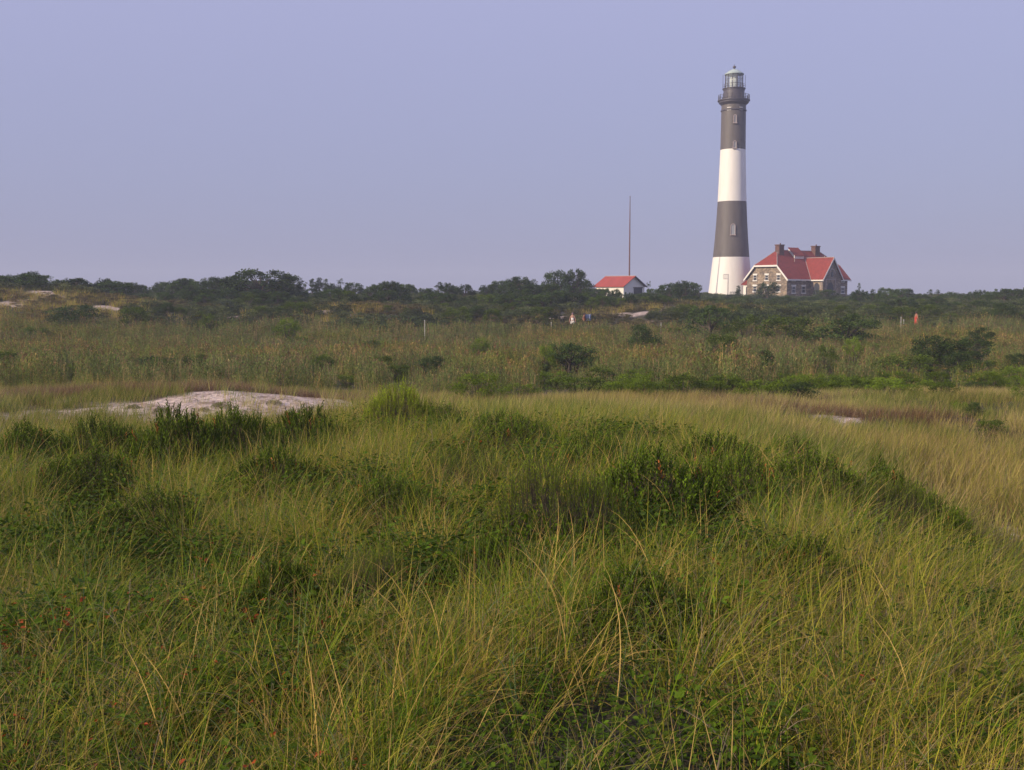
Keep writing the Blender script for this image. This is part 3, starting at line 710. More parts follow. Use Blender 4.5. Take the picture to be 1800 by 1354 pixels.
PARTICULAR = [
    ('pine', 'pine_tree', 458, 474, 150, 120, 'broad dome-shaped pine, largest crown of the left skyline', 'tree'),
    ('umbrella', 'pine_tree', 330, 487, 160, 60, 'flat-topped pine with open crown just left of the broad domed pine', 'tree'),
    ('pine', 'pine_tree', 505, 485, 165, 60, 'pine leaning out at the right shoulder of the broad domed pine', 'tree'),
    ('pine', 'pine_tree', 980, 476, 170, 55, 'left of the paired tall pines standing left of the red-roofed shed', 'tree'),
    ('pine', 'pine_tree', 1013, 472, 170, 46, 'right of the paired tall pines standing left of the red-roofed shed', 'tree'),
    ('pine', 'pine_tree', 915, 486, 160, 62, 'round pine a little left of the paired tall pines', 'tree'),
    ('pine', 'pine_tree', 55, 482, 130, 80, 'wide pine on the sandy hill near the left edge of the picture', 'tree'),
    ('pine', 'pine_tree', -5, 484, 130, 50, 'pine cut by the left edge of the picture on the sandy hill', 'tree'),
    ('pine', 'pine_tree', 128, 489, 133, 66, 'pine at the right end of the sandy hill on the left', 'tree'),
    ('pine', 'pine_tree', 195, 493, 150, 60, 'round pine just right of the gap beside the sandy hill', 'tree'),
    ('pine', 'pine_tree', 1349, 496, 200, 46, 'round dark pine before the lit gable wall of the stone house', 'tree'),
    ('cedar', 'cedar_tree', 1298, 503, 205, 22, 'small pointed cedar between the tower foot and the stone house', 'tree'),
    ('spindly', 'cedar_tree', 1511, 497, 200, 18, 'thin ragged tree standing alone just right of the stone house', 'tree'),
    ('pine', 'pine_tree', 1452, 509, 200, 44, 'low pine before the arched porch of the stone house', 'tree'),
    ('pine', 'pine_tree', 1062, 508, 160, 22, 'small pine rising before the cream wall of the shed, near its left end', 'tree'),
    ('pine', 'pine_tree', 1083, 508, 160, 20, 'small pine rising before the cream wall of the shed, near its corner', 'tree'),
    ('spindly', 'pine_tree', 1140, 495, 190, 16, 'thin pine touching the right side of the shed', 'tree'),
    ('pine', 'pine_tree', 1785, 507, 170, 60, 'pine on the skyline at the right edge of the picture', 'tree'),
    ('umbrella', 'shrub', 1249, 530, 92, 78, 'dark spreading shrub above the reeds, below the lighthouse', 'shrub'),
    ('umbrella', 'shrub', 1490, 547, 84, 120, 'widest dark umbrella-shaped shrub in the reeds below the stone house', 'shrub'),
    ('shrub', 'shrub', 1385, 549, 86, 110, 'dark green shrub between the two spreading shrubs below the house', 'shrub'),
    ('shrub', 'shrub', 1310, 548, 90, 70, 'dark shrub right beside the spreading shrub below the lighthouse', 'shrub'),
    ('shrub', 'shrub', 132, 531, 100, 100, 'large dark green shrub at the foot of the sandy hill on the left', 'shrub'),
    ('shrub', 'shrub', 232, 534, 98, 66, 'dark green shrub right of the large shrub under the sandy hill', 'shrub'),
    ('shrub', 'shrub', 365, 548, 98, 36, 'small dark shrub in the reeds left of the thin sand strip', 'shrub'),
    ('bright', 'shrub', 505, 552, 90, 50, 'small green shrub at the back edge of the reeds below the domed pine', 'shrub'),
    ('umbrella', 'shrub', 1002, 596, 60, 92, 'solitary broad-topped green shrub in the reeds below the walkers', 'shrub'),
    ('bright', 'shrub', 962, 600, 60, 40, 'bright green shrub at the left flank of the solitary broad-topped shrub', 'shrub'),
    ('shrub', 'shrub', 758, 620, 57, 60, 'green shrub standing in the reeds left of centre', 'shrub'),
    ('shrub', 'shrub', 700, 636, 55, 55, 'lower shrub just left of the green shrub in the centre-left reeds', 'shrub'),
    ('bright', 'shrub', 845, 586, 76, 36, 'small bright shrub in the reeds below the right part of the treeline', 'shrub'),
    ('bright', 'shrub', 975, 648, 50, 84, 'feathery green shrub at the front edge of the reeds below the solitary shrub', 'shrub'),
    ('shrub', 'shrub', 1060, 640, 49, 70, 'dark shrub at the front edge of the reeds, centre of the picture', 'shrub'),
    ('bright', 'shrub', 1125, 641, 49, 80, 'bright green shrub at the front edge of the reeds, below the lighthouse', 'shrub'),
    ('bright', 'shrub', 1185, 664, 47, 60, 'low bright shrub under the tan reed stalks', 'shrub'),
    ('shrub', 'shrub', 1130, 563, 80, 56, 'green shrub in the reeds between the walkers and the lighthouse', 'shrub'),
    ('shrub', 'shrub', 1270, 580, 70, 70, 'dark shrub half sunk in the reeds below the lighthouse', 'shrub'),
    ('umbrella', 'shrub', 1345, 612, 56, 50, 'small dark shrub rising above the tan reed stalks', 'shrub'),
    ('shrub', 'shrub', 1455, 600, 62, 40, 'dark shrub amid the reeds below the widest umbrella shrub', 'shrub'),
    ('bright', 'shrub', 1500, 585, 66, 36, 'bright little shrub amid the reeds right of centre', 'shrub'),
    ('bright', 'shrub', 1385, 652, 48, 84, 'bright yellow-green shrub at the front edge of the right-hand reeds', 'shrub'),
    ('shrub', 'shrub', 1450, 662, 48, 76, 'green shrub below the tan reeds on the right', 'shrub'),
    ('shrub', 'shrub', 1520, 664, 50, 80, 'low dark shrub in the green band at the right of the reeds', 'shrub'),
    ('shrub', 'shrub', 1590, 618, 56, 120, 'broad feathery green shrub in the right part of the reeds', 'shrub'),
    ('shrub', 'shrub', 1640, 582, 62, 90, 'tall green shrub in the right part of the reeds', 'shrub'),
    ('umbrella', 'shrub', 1690, 590, 62, 110, 'spreading dark shrub near the right edge, beside the tall one', 'shrub'),
    ('shrub', 'shrub', 1620, 660, 52, 130, 'dark low shrub below the broad feathery shrub on the right', 'shrub'),
    ('shrub', 'shrub', 1720, 630, 56, 90, 'dark green shrub near the right edge behind the yellow grass', 'shrub'),
    ('umbrella', 'shrub', 1720, 571, 75, 60, 'small flat-topped shrub near the right edge above the spreading one', 'shrub'),
    ('shrub', 'shrub', 1795, 615, 58, 60, 'green shrub cut by the right edge of the picture', 'shrub'),
    ('bright', 'shrub', 1765, 662, 50, 80, 'light green shrub low at the right edge behind the yellow grass', 'shrub'),
    ('shrub', 'shrub', 1760, 545, 110, 90, 'low dark shrub band at the right edge beyond the person in red', 'shrub'),
    ('shrub', 'shrub', 1670, 548, 108, 60, 'dark shrub just right of the person in red', 'shrub'),
    ('shrub', 'shrub', 1712, 719, 27, 30, 'small dark green bush standing in the yellow grass on the right', 'shrub'),
    ('shrub', 'shrub', 1740, 746, 25, 66, 'low bush spreading just below the small bush in the yellow grass', 'shrub'),
    ('bright', 'shrub', 1690, 700, 30, 44, 'faint green bush above the small bush in the yellow grass', 'shrub'),
    ('shrub', 'shrub', 340, 618, 62, 60, 'dark low shrub in the left reeds above the sand dune', 'shrub'),
    ('shrub', 'shrub', 270, 622, 61, 80, 'wide low shrub in the left reeds above the sand dune', 'shrub'),
    ('bright', 'shrub', 120, 636, 56, 34, 'small dark tuft-like shrub in the far left reeds', 'shrub'),
    ('shrub', 'shrub', 10, 612, 60, 50, 'green shrub in the reeds at the left edge of the picture', 'shrub'),
    ('shrub', 'shrub', 565, 618, 60, 60, 'low shrub in the reeds straight above the right end of the sand dune', 'shrub'),
    ('bright', 'shrub', 610, 655, 50, 50, 'low green shrub at the front of the reeds right of the sand dune', 'shrub'),
]
BUSHES = [
    (0, 305, 12.0, 210, .62, 'dark leafy bayberry bush with a pointed top below the sand dune'),
    (1, 410, 12.6, 170, .58, 'dark bayberry bush right of the pointed one below the sand dune'),
    (0, 540, 13.5, 180, .50, 'dark bush left of the yellow-green bush on the dune crest'),
    (1, 180, 12.6, 190, .48, 'low dark bush left of the pointed bayberry below the sand dune'),
    (0, 40, 12.2, 200, .45, 'dark bush at the left edge below the sand dune'),
    (3, 700, 15.4, 150, .52, 'bright yellow-green feathery bush on the crest at the end of the sand dune'),
    (2, 770, 15.4, 120, .36, 'dull green bush on the right flank of the bright crest bush'),
    (0, 1150, 8.6, 300, .48, 'wide dark glossy-leaved bush in the middle of the near dune'),
    (1, 1290, 8.8, 200, .42, 'dark bush adjoining the right of the wide middle bush'),
    (2, 985, 7.4, 300, .52, 'yellow-green fine-leaved bush in the middle of the near dune'),
    (0, 1555, 11.6, 190, .55, 'dark bush at the top of the right shoulder of the near dune'),
    (1, 1640, 10.2, 170, .48, 'dark bush half way down the right shoulder of the near dune'),
    (0, 1700, 9.0, 120, .42, 'dark bush at the lower end of the right shoulder of the near dune'),
    (1, 1380, 13.0, 180, .45, 'dark green bush on the crest below the right reeds'),
    (1, 900, 13.2, 220, .40, 'low dark bush in the grass of the crest, centre of the picture'),
    (0, 1120, 5.4, 260, .34, 'dark low bush close to the bottom, right of centre'),
    (0, 480, 5.9, 220, .36, 'dark sprig-leaved bush in the lower left grass'),
    (1, 700, 8.6, 240, .36, 'low dark bush in the grass left of the fine-leaved bush'),
    (0, 1430, 6.4, 240, .32, 'low dark bush in the lower right grass'),
    (1, 250, 8.5, 260, .36, 'low dark bush under the grass at the left'),
    (1, 1050, 11.0, 260, .42, 'low dark bush in the upper middle of the near dune, behind the wide one'),
    (0, 1250, 10.8, 240, .42, 'low dark bush behind the right end of the wide middle bush'),
    (1, 1430, 9.6, 230, .42, 'dark bush left of the right shoulder of the near dune'),
    (2, 1560, 9.2, 200, .40, 'dull green bush on the flank below the right shoulder'),
    (0, 480, 10.2, 240, .42, 'dark bush in the grass below the bushes by the sand dune'),
    (1, 140, 10.2, 230, .42, 'dark bush in the grass at the left, below the edge bush'),
    (2, 820, 10.4, 220, .40, 'dull green bush in the grass below the bright crest bush'),
    (0, 860, 6.3, 200, .32, 'small dark bush in the lower grass left of the bottom bush'),
    (2, 640, 6.2, 180, .32, 'dull yellow-green low bush in the lower grass left of centre'),
]
def shrub_clear(x, y, px):
    """reeds stand thinner where a shrub grows and just before it"""
    f = np.ones_like(x)
    for kd, nm, p, ty, d, w, lb, ct in PARTICULAR:
        if 20 < d < 80 and nm == 'shrub':
            m = np.exp(-((px-p)/(w*.5))**4) * sstep(d*.76, d*.87, y) * (1-sstep(d+1, d+3, y)); f = np.minimum(f, 1-(.85 if d > 35 else .7)*m)
    return f
def bush_clear(x, y, px):
    f = np.ones_like(x)
    for pi, p, d, w, hm, lb in BUSHES:
        r_ = w/F*d/2; m = np.exp(-((px-p)/(w*.5))**4) * sstep(d-r_-1.5, d-r_*.6-.8, y) * (1-sstep(d+r_*.7, d+r_+.3, y)); f = np.minimum(f, 1-(.8 if p > 1500 else .7 if d > 11.9 else .52 if d > 8 else .42)*m)
    return f

# region of the near mound (everything this side of its crest)
def mound_edge(px): return np.interp(px, [-200, 0, 300, 640, 900, 1200, 1400, 1550, 1650, 1720, 1780, 1900], [13.5, 13.5, 14, 16.5, 16, 15.5, 14.5, 13, 11.2, 9.6, 8.4, 7.5])

# near grass
n = int(area(2.2, 21)*110)
xy = wedge(n, 2.2, 21); x, y = xy.T; px = pxof(x, y)
dens = sstep(.36, .58, fbm(x/.75, y/1.0, 101)) * .85 + .15
dens *= np.where(y > mound_edge(px) + 1, .0, 1.0) + np.where(y > mound_edge(px)+1, .45, 0)
dens *= 1 - .9*sand_mask(x, y)
dens *= bush_clear(x, y, px)
dens *= 1-.55*sstep(650, 350, px)*sstep(6.6, 5.4, y)
keep = rng.random(n) < dens*np.interp(y, [3, 8, 11, 14], [1.0, 1.0, .9, .8]); x, y = x[keep], y[keep]; n = len(x); px = pxof(x, y)
z = H(x, y)
dry = rng.random(n) < .16 + .55*sstep(-2.5, .5, y-mound_edge(px))*(px > 600) + .35*(fbm(x/1.0, y/1.0, 131) > .6) + .4*sstep(1050, 1500, px)*(y < 8)
ix = np.where(dry, rng.integers(5, 7, n), rng.integers(0, 5, n))
s = rng.uniform(.75, 1.2, n)*(.88 + .3*fbm(x/1.7, y/1.7, 141))*np.interp(y, [6, 10], [1, 1.18])
lean = (fbm(x/1.6, y/1.6, 151)-.40)*.9
rots = np.stack([(fbm(x/1.8, y/1.8, 161)-.5)*.6+rng.normal(0, .1, n), .04+lean+rng.normal(0, .12, n), rng.normal(0, 1.1, n)], 1)
scatter('marram_grass', near_g, np.stack([x, y, z], 1), rots, np.stack([s, s, s*rng.uniform(.9, 1.1, n)], 1), ix, 'long arching green and straw-coloured beach grass covering the near dune', 'grass')
# field grass
n = int(area(12, 50)*26)
xy = wedge(n, 12, 50); x, y = xy.T; px = pxof(x, y)
dens = (sstep(.25, .5, fbm(x/1.6, y/1.6, 201))*.6+.4) * (y > mound_edge(px)) * (1 - .94*sand_mask(x, y)) * shrub_clear(x, y, px) * (1-sstep(36, 40, y+rng.normal(0, 1.0, n)-np.clip((900-px)/60, 0, 9)-np.clip((px-1500)/50, 0, 7)+(fbm(x/3, y/9, 77)-.5)*-10))
keep = rng.random(n) < dens; x, y = x[keep], y[keep]; n = len(x); px = pxof(x, y); z = H(x, y)
brown = -.04 + fbm(x/3.2, y/2.2, 221) + .35*np.exp(-((y-31.6)/1.4)**2)*(px < 720) + .10*(px < 760)*(y > 32) + .12*np.exp(-((px-1560)/220)**2 - ((y-28)/5)**2)
ix = np.where(brown > .62, rng.integers(6, 8, n), np.where(fbm(x/4, y/4, 231) > .52, rng.integers(4, 6, n), rng.integers(0, 4, n)))
ix = np.where(rng.random(n) < .12, rng.integers(0, 8, n), ix)
s = rng.uniform(.8, 1.25, n)*np.interp(y, [12, 20, 26, 33, 38, 46], [1.25, 1.0, .85, .8, .6, .75])
rots = np.stack([rng.normal(0, .06, n), .05+rng.normal(0, .06, n), rng.normal(0, .7, n)], 1)
scatter('dune_grass', mid_g, np.stack([x, y, z], 1), rots, np.stack([s*1.1, s*1.1, s], 1), ix, 'pale yellow-green dune grass in the hollow behind the near dune', 'grass')

# sparse bits of plants on the sand
# low leafy creepers between the grass
def creeper(seed, red=0.04):
    r = np.random.default_rng(seed); n = 70
    rr = .2*np.sqrt(r.random(n)); aa = r.random(n)*6.283
    hgt = r.uniform(.05, .24, n)
    pos = np.stack([rr*np.cos(aa), rr*np.sin(aa), hgt], 1)
    d = np.stack([np.cos(aa+r.normal(0, .8, n)), np.sin(aa+r.normal(0, .8, n)), r.uniform(-.3, .5, n)], 1)
    up = np.stack([r.normal(0, .35, n), r.normal(0, .35, n), np.ones(n)], 1)
    sz = r.uniform(.02, .042, n)
    col = np.array([.06, .105, .006])*r.uniform(.55, 1.5, (n, 1)) + np.array([.02, .02, 0])*r.random((n, 1))
    rd = r.random(n) < red*.7; col[rd] = np.array([.36, .07, .02])*r.uniform(.6, 1.2, (rd.sum(), 1))
    ye = r.random(n) < .012; col[ye] = [.24, .20, .03]
    return join([leaves(pos, d, up, sz, sz*.65, col, .3)])
cov = [np_mesh('creeper', *creeper(300+i, .0 if i < 4 else .16)[:2], M['cover'], creeper(300+i, .0 if i < 4 else .16)[2]) for i in range(6)]
n = int(area(2.2, 18)*75)
xy = wedge(n, 2.2, 18); x, y = xy.T; px = pxof(x, y)
keep = (y < mound_edge(px)+.5) & (rng.random(n) < .12 + .5*sstep(750, 500, px)*(y < 8) + .42*sstep(.50, .40, fbm(x/.75, y/1.0, 101))) & (sand_mask(x, y) < .5)
x, y = x[keep], y[keep]; n = len(x); z = H(x, y); px = pxof(x, y)
redz = ((fbm(x/.7, y/.7, 311) > .66) & (rng.random(n) < .35)) | ((px < 620) & (y < 7.2) & (rng.random(n) < .5))
s = rng.uniform(.8, 1.5, n)*(.7+.7*fbm(x/.8, y/.8, 321))*np.interp(y, [3, 9], [.72, 1.])
ix = np.where(redz, rng.integers(4, 6, n), rng.integers(0, 4, n))
scatter('creeper_cover', cov, np.stack([x, y, z], 1), np.stack([rng.normal(0, .1, n), rng.normal(0, .1, n), rng.uniform(0, 6.28, n)], 1), np.stack([s, s, s], 1), ix, 'dark green leafy creepers with scattered red leaves under the grass', 'creeper')

n = 900
x = rng.uniform(-14, -3, n); y = rng.uniform(24.5, 31, n); k_ = (sand_mask(x, y) > .5) & (fbm(x/.7, y/.4, 900) > .5); x, y = x[k_], y[k_]; n = len(x)
s = rng.uniform(.15, .4, n)
scatter('dead_grass_wrack', mid_g[6:8], np.stack([x, y, H(x, y)], 1), np.stack([0*x, 0*x, rng.uniform(0, 6.28, n)], 1), np.stack([s, s, s*.6], 1), rng.integers(0, 2, n), 'dead brown grass wisps lying on the sand dune', 'dead grass')

# ------------------------------------------------------------------ reeds
def reed(seed, dry=.25, head=.3, n=9):
    r = np.random.default_rng(seed); parts = []
    for i in range(n):
        a = r.random()*6.28; q = .45*math.sqrt(r.random()); b = np.array([q*math.cos(a), q*math.sin(a), -.1]); Hh = r.uniform(1.3, 2.2)
        top = b + np.array([r.normal(.08, .12), r.normal(0, .1), Hh]); isd = r.random() < dry
        sc_ = np.array([.42, .29, .14]) if isd else np.array([.22, .20, .08])
        mid = (b+top)/2 + np.array([r.normal(0, .02), 0, 0])
        w = .010; V = []; 
        for p_, ww in ((b, w), (mid, w*.8), (top, w*.5)): V += [p_ - [ww, 0, 0], p_ + [ww, 0, 0]]
        parts.append((np.array(V), np.array([[0, 1, 3, 2], [2, 3, 5, 4]]), np.tile(sc_, (6, 1))))
        m_ = 8 if not isd else 4
        t = np.linspace(.35, .97, m_); pos = b + (top-b)*t[:, None]; az = r.normal(0, .5, m_) + (np.arange(m_) % 2)*np.pi + r.normal(0, .8, m_)
        d1 = np.stack([np.cos(az)*.8+.15, np.sin(az)*.8, r.uniform(.5, 1.1, m_)], 1); d1 = unit(d1); L = r.uniform(.28, .52, m_)*(1.1-.3*t)
        e1 = pos + d1*L[:, None]*.5; e2 = e1 + unit(d1 + np.array([.3, 0, -1.5]))*L[:, None]*.5
        wd = np.cross(d1, [0, 0, 1.]); wd = unit(wd)*.02
        col = (np.array([.145, .195, .05])*r.uniform(.55, 1.45, (m_, 1))); 
        if isd: col = np.array([.36, .28, .12])*r.uniform(.7, 1.2, (m_, 1))
        V = np.stack([pos-wd*.5, pos+wd*.5, e1-wd, e1+wd, e2-wd*.15, e2+wd*.15], 1).reshape(-1, 3); k_ = (np.arange(m_)*6)[:, None]
        parts.append((V, np.concatenate([k_+[[0, 1, 3, 2]], k_+[[2, 3, 5, 4]]]), np.repeat(col, 6, 0)))
        if r.random() < head*.5:   # drooping plume
            m2 = 7; pos = top + np.stack([r.normal(.03, .03, m2), r.normal(0, .03, m2), np.linspace(-.05, .2, m2)], 1); d = np.stack([r.uniform(.2, .8, m2), r.normal(0, .3, m2), r.uniform(.2, 1, m2)], 1)
            parts.append(cards(pos, d, r.normal(0, 1, (m2, 3)), np.full(m2, .16), np.full(m2, .035), np.tile([.20, .12, .075], (m2, 1))*r.uniform(.7, 1.3, (m2, 1))))
    return join(parts)
reeds = []
for i in range(9):
    V, Q, c = reed(400+i, [.05, .1, .15, .2, .3, .4, .7, .85, .05][i], .35); reeds.append(np_mesh('reed_clump', V, Q, M['reed'], c))
n = int(area(38, 112)*3.4)
xy = wedge(n, 38, 112, .53, 2); x, y = xy.T; px = pxof(x, y)
edge = np.interp(px, [-100, 300, 640, 900, 1100, 1400, 1700, 1900], [41, 40, 40, 40.5, 40.5, 41, 47, 52])
clr = shrub_clear(x, y, px)
edge = edge + (fbm(x/3, y/9, 77)-.5)*10
dens = (y > edge + rng.normal(0, 1.0, n)) * clr * (sstep(.2, .42, fbm(x/5, y/5, 401))*.65+.35) * (1-.8*sand_mask(x, y))
dens *= 1 - sstep(98, 106, y + (fbm(x/8, y/8, 5)-.5)*12)
keep = rng.random(n) < dens; x, y = x[keep], y[keep]; n = len(x); px = pxof(x, y); z = H(x, y); edge = edge[keep]; clr = clr[keep]
dryz = fbm(x/2.5, y/4, 411) + .2*np.exp(-((px-1380)/230)**2 - ((y-46)/6)**2)
ix = np.where(dryz > .57, rng.integers(3, 8, n), rng.integers(0, 6, n)); ix = np.where(rng.random(n) < .1, 8, ix)
s = rng.uniform(.75, 1.15, n) * (np.interp(y, [40, 60, 80, 104], [.62, .68, .66, .6]) + .35*np.exp(-((px-1380)/230)**2 - ((y-46)/6)**2))*np.where(px > 1050, np.interp(y-edge, [0, 2], [.8, 1.]), np.interp(y-edge, [0, 6], [.4, 1.]))*(.5+.5*clr) * (.8+.4*fbm(x/4, y/4, 421))
scatter('reed_bed', reeds, np.stack([x, y, z], 1), np.stack([rng.normal(0, .05, n), rng.normal(.03, .06, n), rng.uniform(-.9, .9, n)+np.pi*(rng.random(n) < .3)], 1), np.stack([s*1.15, s*1.15, s], 1), ix, 'broad bed of grey-green and tan reeds filling the middle distance', 'reeds')

# ------------------------------------------------------------------ trees and shrubs
def crown(seed, kind, n_cl, per, cs, leaf, col, flat=.6, vary=.35):
    """clumped crown of unit height and about unit width: leaf-sized cards in clusters at limb ends"""
    r = np.random.default_rng(seed); parts = []; limbs = []
    for i in range(n_cl):
        a = r.random()*6.283
        if kind == 'round': t = r.random()**.7; zc_ = .28+.62*t; rad = .52*math.sqrt(max(.02, 1-((zc_-.42)/.56)**2))*r.uniform(.45, 1.0)
        elif kind == 'umbrella': zc_ = r.uniform(.42, .95); rad = r.uniform(.05, .58)*(1.15-zc_*.4); zc_ -= rad*.3
        elif kind == 'cone': zc_ = r.uniform(.12, .95); rad = .42*(1-zc_)*r.uniform(.5, 1)+.02
        elif kind == 'spindly': zc_ = r.uniform(.3, .95); rad = .28*r.random()
        else: zc_ = r.uniform(.12, .82); rad = .55*math.sqrt(max(.03, 1-(zc_/.95)**2))*r.uniform(.4, 1.0)      # mound
        c = np.array([rad*math.cos(a), rad*math.sin(a), zc_]); limbs.append(c)
        q = r.normal(0, 1, (per, 3)); q = unit(q)*(r.random((per, 1))**.45)*np.array([1, 1, flat])*cs*r.uniform(.7, 1.3)
        pos = c+q; d = unit(q + np.array([0, 0, .5])*cs + r.normal(0, .5, (per, 3))*cs)
        cc = np.array(col)*r.uniform(1-vary, 1+vary)*r.uniform(.75, 1.3, (per, 1))
        parts.append(cards(pos, d, r.normal(0, 1, (per, 3)), leaf*r.uniform(.6, 1.4, per), leaf*.55*r.uniform(.6, 1.4, per), cc))
    return parts, limbs
def tree_meshes(seed, kind, n_cl, per, cs, leaf, col, trunk=.035, flat=.6, mat='pine', multi=False):
    parts, limbs = crown(seed, kind, n_cl, per, cs, leaf, col, flat)
    V, Q, c = join(parts); cm = np_mesh('crown', V, Q, M[mat], c)
    r = np.random.default_rng(seed+5); tp = []
    top = .8 if kind != 'umbrella' else .5
    if not multi: tp.append(tube_np([[0, 0, -.08], [r.normal(0, .02), r.normal(0, .02), top*.5], [r.normal(0, .03), 0, top]], [trunk, trunk*.7, trunk*.2], 6))
    for c_ in limbs[::2 if not multi else 1]:
        z0 = min(c_[2]*.55, top*.8) if not multi else .0
        mid = np.array([c_[0]*.45, c_[1]*.45, (z0+c_[2])/2*(.95)])
        tp.append(tube_np([[0, 0, z0-.03], mid, c_], [trunk*.45, trunk*.3, trunk*.1], 4))
    V, Q, c = join(tp); tm = np_mesh('trunk', V, Q, M['bark'], c, True)
    return cm, tm
PC = [.040, .066, .020]; PC2 = [.055, .088, .022]; PB = [.085, .125, .014]; PG = [.12, .175, .014]
PROTO = {
 'pine': [tree_meshes(500+i, 'round', 60, 55, .085, .045, PC if i % 2 else PC2, .03, .95) for i in range(5)],
 'cedar': [tree_meshes(520+i, 'cone', 34, 60, .09, .045, PC) for i in range(2)],
 'umbrella': [tree_meshes(530+i, 'umbrella', 60, 70, .085, .036, PC2, .03, .7) for i in range(2)],
 'spindly': [tree_meshes(540+i, 'spindly', 14, 45, .08, .045, PC) for i in range(2)],
 'shrub': [tree_meshes(550+i, 'mound', 44, 95, .12, .036, [PB, PC2, PB][i], .02, .75, 'leaf', True) for i in range(3)],
 'bright': [tree_meshes(560+i, 'mound', 46, 100, .11, .034, PG, .02, .8, 'leaf', True) for i in range(2)],
}
cnt = {}
TREES = []
def plant(kind, name, px, top_py, d, label, cat, group=None, wf=1.0, wpx=None, sink=.05):
    p = P(px, top_py, d); z0 = H1(p.x, d); h = max(.5, p.z - z0)/.97
    i = cnt.get(kind, R.randrange(8)); cnt[kind] = i+1
    cm, tm = PROTO[kind][i % len(PROTO[kind])]
    w = (wpx/F*d if wpx else h*wf)
    e = empty(name, (p.x, d, z0-sink), R.uniform(0, 6.28), label, cat, group)
    for nm, me in (('crown', cm), ('trunk', tm)):
        o = link(nm, me, e); o.scale = (w, w, h)
    return e
SKY_X = [-60, 0, 20, 50, 90, 130, 150, 165, 185, 220, 250, 275, 290, 320, 350, 380, 400, 420, 530, 560, 600, 640, 680, 700, 730, 770, 800, 850, 865, 890, 920, 945, 960, 1032, 1045, 1100, 1135, 1150, 1180, 1210, 1240, 1262, 1300, 1340, 1400, 1480, 1530, 1560, 1610, 1640, 1670, 1700, 1740, 1770, 1800, 1860]
SKY_Y = [v - 3 for v in [488, 487, 492, 484, 491, 492, 502, 497, 494, 501, 504, 506, 500, 494, 490, 492, 490, 488, 498, 496, 494, 501, 497, 502, 506, 501, 506, 509, 497, 494, 491, 501, 504, 496, 499, 508, 497, 499, 501, 500, 504, 513, 517, 519, 522, 514, 510, 507, 516, 513, 516, 517, 513, 510, 508, 508]]
LB_BACK = 'dark green wind-trimmed pine in the long row along the skyline'
xk = -60
while xk < 1865:
    ty = np.interp(xk, SKY_X, SKY_Y) + R.uniform(-4, 7)
    d = R.uniform(150, 200)
    if 1030 < xk < 1150: d = R.uniform(150, 190); ty = max(ty, 507 if xk < 1075 or xk > 1140 else 514)
    if 1235 < xk < 1500: d = R.uniform(165, 200); ty = max(ty, 519 + R.uniform(0, 7))
    kd = R.choice(['pine']*5 + ['umbrella', 'cedar', 'spindly'])
    wf = {'pine': 1.0, 'umbrella': 1.15, 'cedar': .8, 'spindly': .8}[kd]*R.uniform(.9, 1.3)
    sec_ = 'left of the broad domed pine' if xk < 430 else 'between the broad domed pine and the paired tall pines' if xk < 960 else 'between the paired tall pines and the lighthouse' if xk < 1245 else 'around the foot of the lighthouse' if xk < 1490 else 'to the right of the stone house'
    plant(kd, 'pine_tree', xk, ty, d, 'dark pine in the skyline row ' + sec_, 'tree', 'pines along the skyline', wf)
    xk += R.uniform(8, 15)
# second row, lower and nearer
LB_FR = 'low dark pine in the belt below the skyline trees, above the reeds'
xk = -60
while xk < 1865:
    s0 = np.interp(xk, SKY_X, SKY_Y); ty = s0 + R.uniform(10, 30); ty = min(max(ty, 508), 533)
    if 150 > xk > -60 or 160 < xk < 240: ty = max(ty, 514)
    if 1040 < xk < 1240: ty = max(ty, 519)
    if 1240 <= xk < 1510: ty = max(ty, 524)
    kd = R.choice(['pine', 'pine', 'umbrella', 'shrub', 'pine'])
    sec_ = 'left of the broad domed pine' if xk < 430 else 'below the left half of the skyline row' if xk < 960 else 'below the shed and lighthouse' if xk < 1300 else 'below the stone house' if xk < 1490 else 'to the right of the stone house'
    LB_FR = 'low pine before the skyline trees, ' + sec_
    plant(kd, 'pine_tree' if kd != 'shrub' else 'shrub', xk, ty, R.uniform(128, 150), LB_FR if kd != 'shrub' else 'low rounded shrub among the belt of dark pines above the reeds', 'tree' if kd != 'shrub' else 'shrub', 'low pines in front of the skyline row' if kd != 'shrub' else 'shrubs among the pine belt', R.uniform(1.1, 1.6))
    xk += R.uniform(10, 20)
# particular trees
for kd, nm, px_, ty, d, w_, lb, ct in PARTICULAR:
    plant(kd, nm, px_, ty, d, lb, ct, None, wpx=w_*1.05)

# belt of low shrubs before the pines and along the reeds' front edge
xk = -40
while xk < 1850:
    xk += R.uniform(20, 44)
    if 60 < xk < 260 or 560 < xk < 620 or 985 < xk < 1200: continue
    plant('shrub', 'shrub', xk, R.uniform(527, 545), R.uniform(106, 124), 'low dark shrub between the reeds and the pine belt, ' + ('left of the walkers' if xk < 990 else 'right of the walkers'), 'shrub', 'shrubs behind the reeds', R.uniform(1.0, 1.7))
for i in range(46):
    xk = R.uniform(870, 1840); d = np.interp(xk, [870, 1400, 1700, 1850], [38.5, 39, 43, 47]) + R.uniform(-.8, 3)
    plant(R.choice(['shrub', 'bright', 'bright']), 'shrub', xk, R.uniform(650, 680) - max(0, d-40)*1.8, d, 'low green shrub along the front edge of the reeds, ' + ('below the walkers' if xk < 1090 else 'below the lighthouse' if xk < 1330 else 'below the stone house' if xk < 1500 else 'right of the stone house'), 'shrub', 'shrubs along the front edge of the reeds', R.uniform(1.3, 2.2))
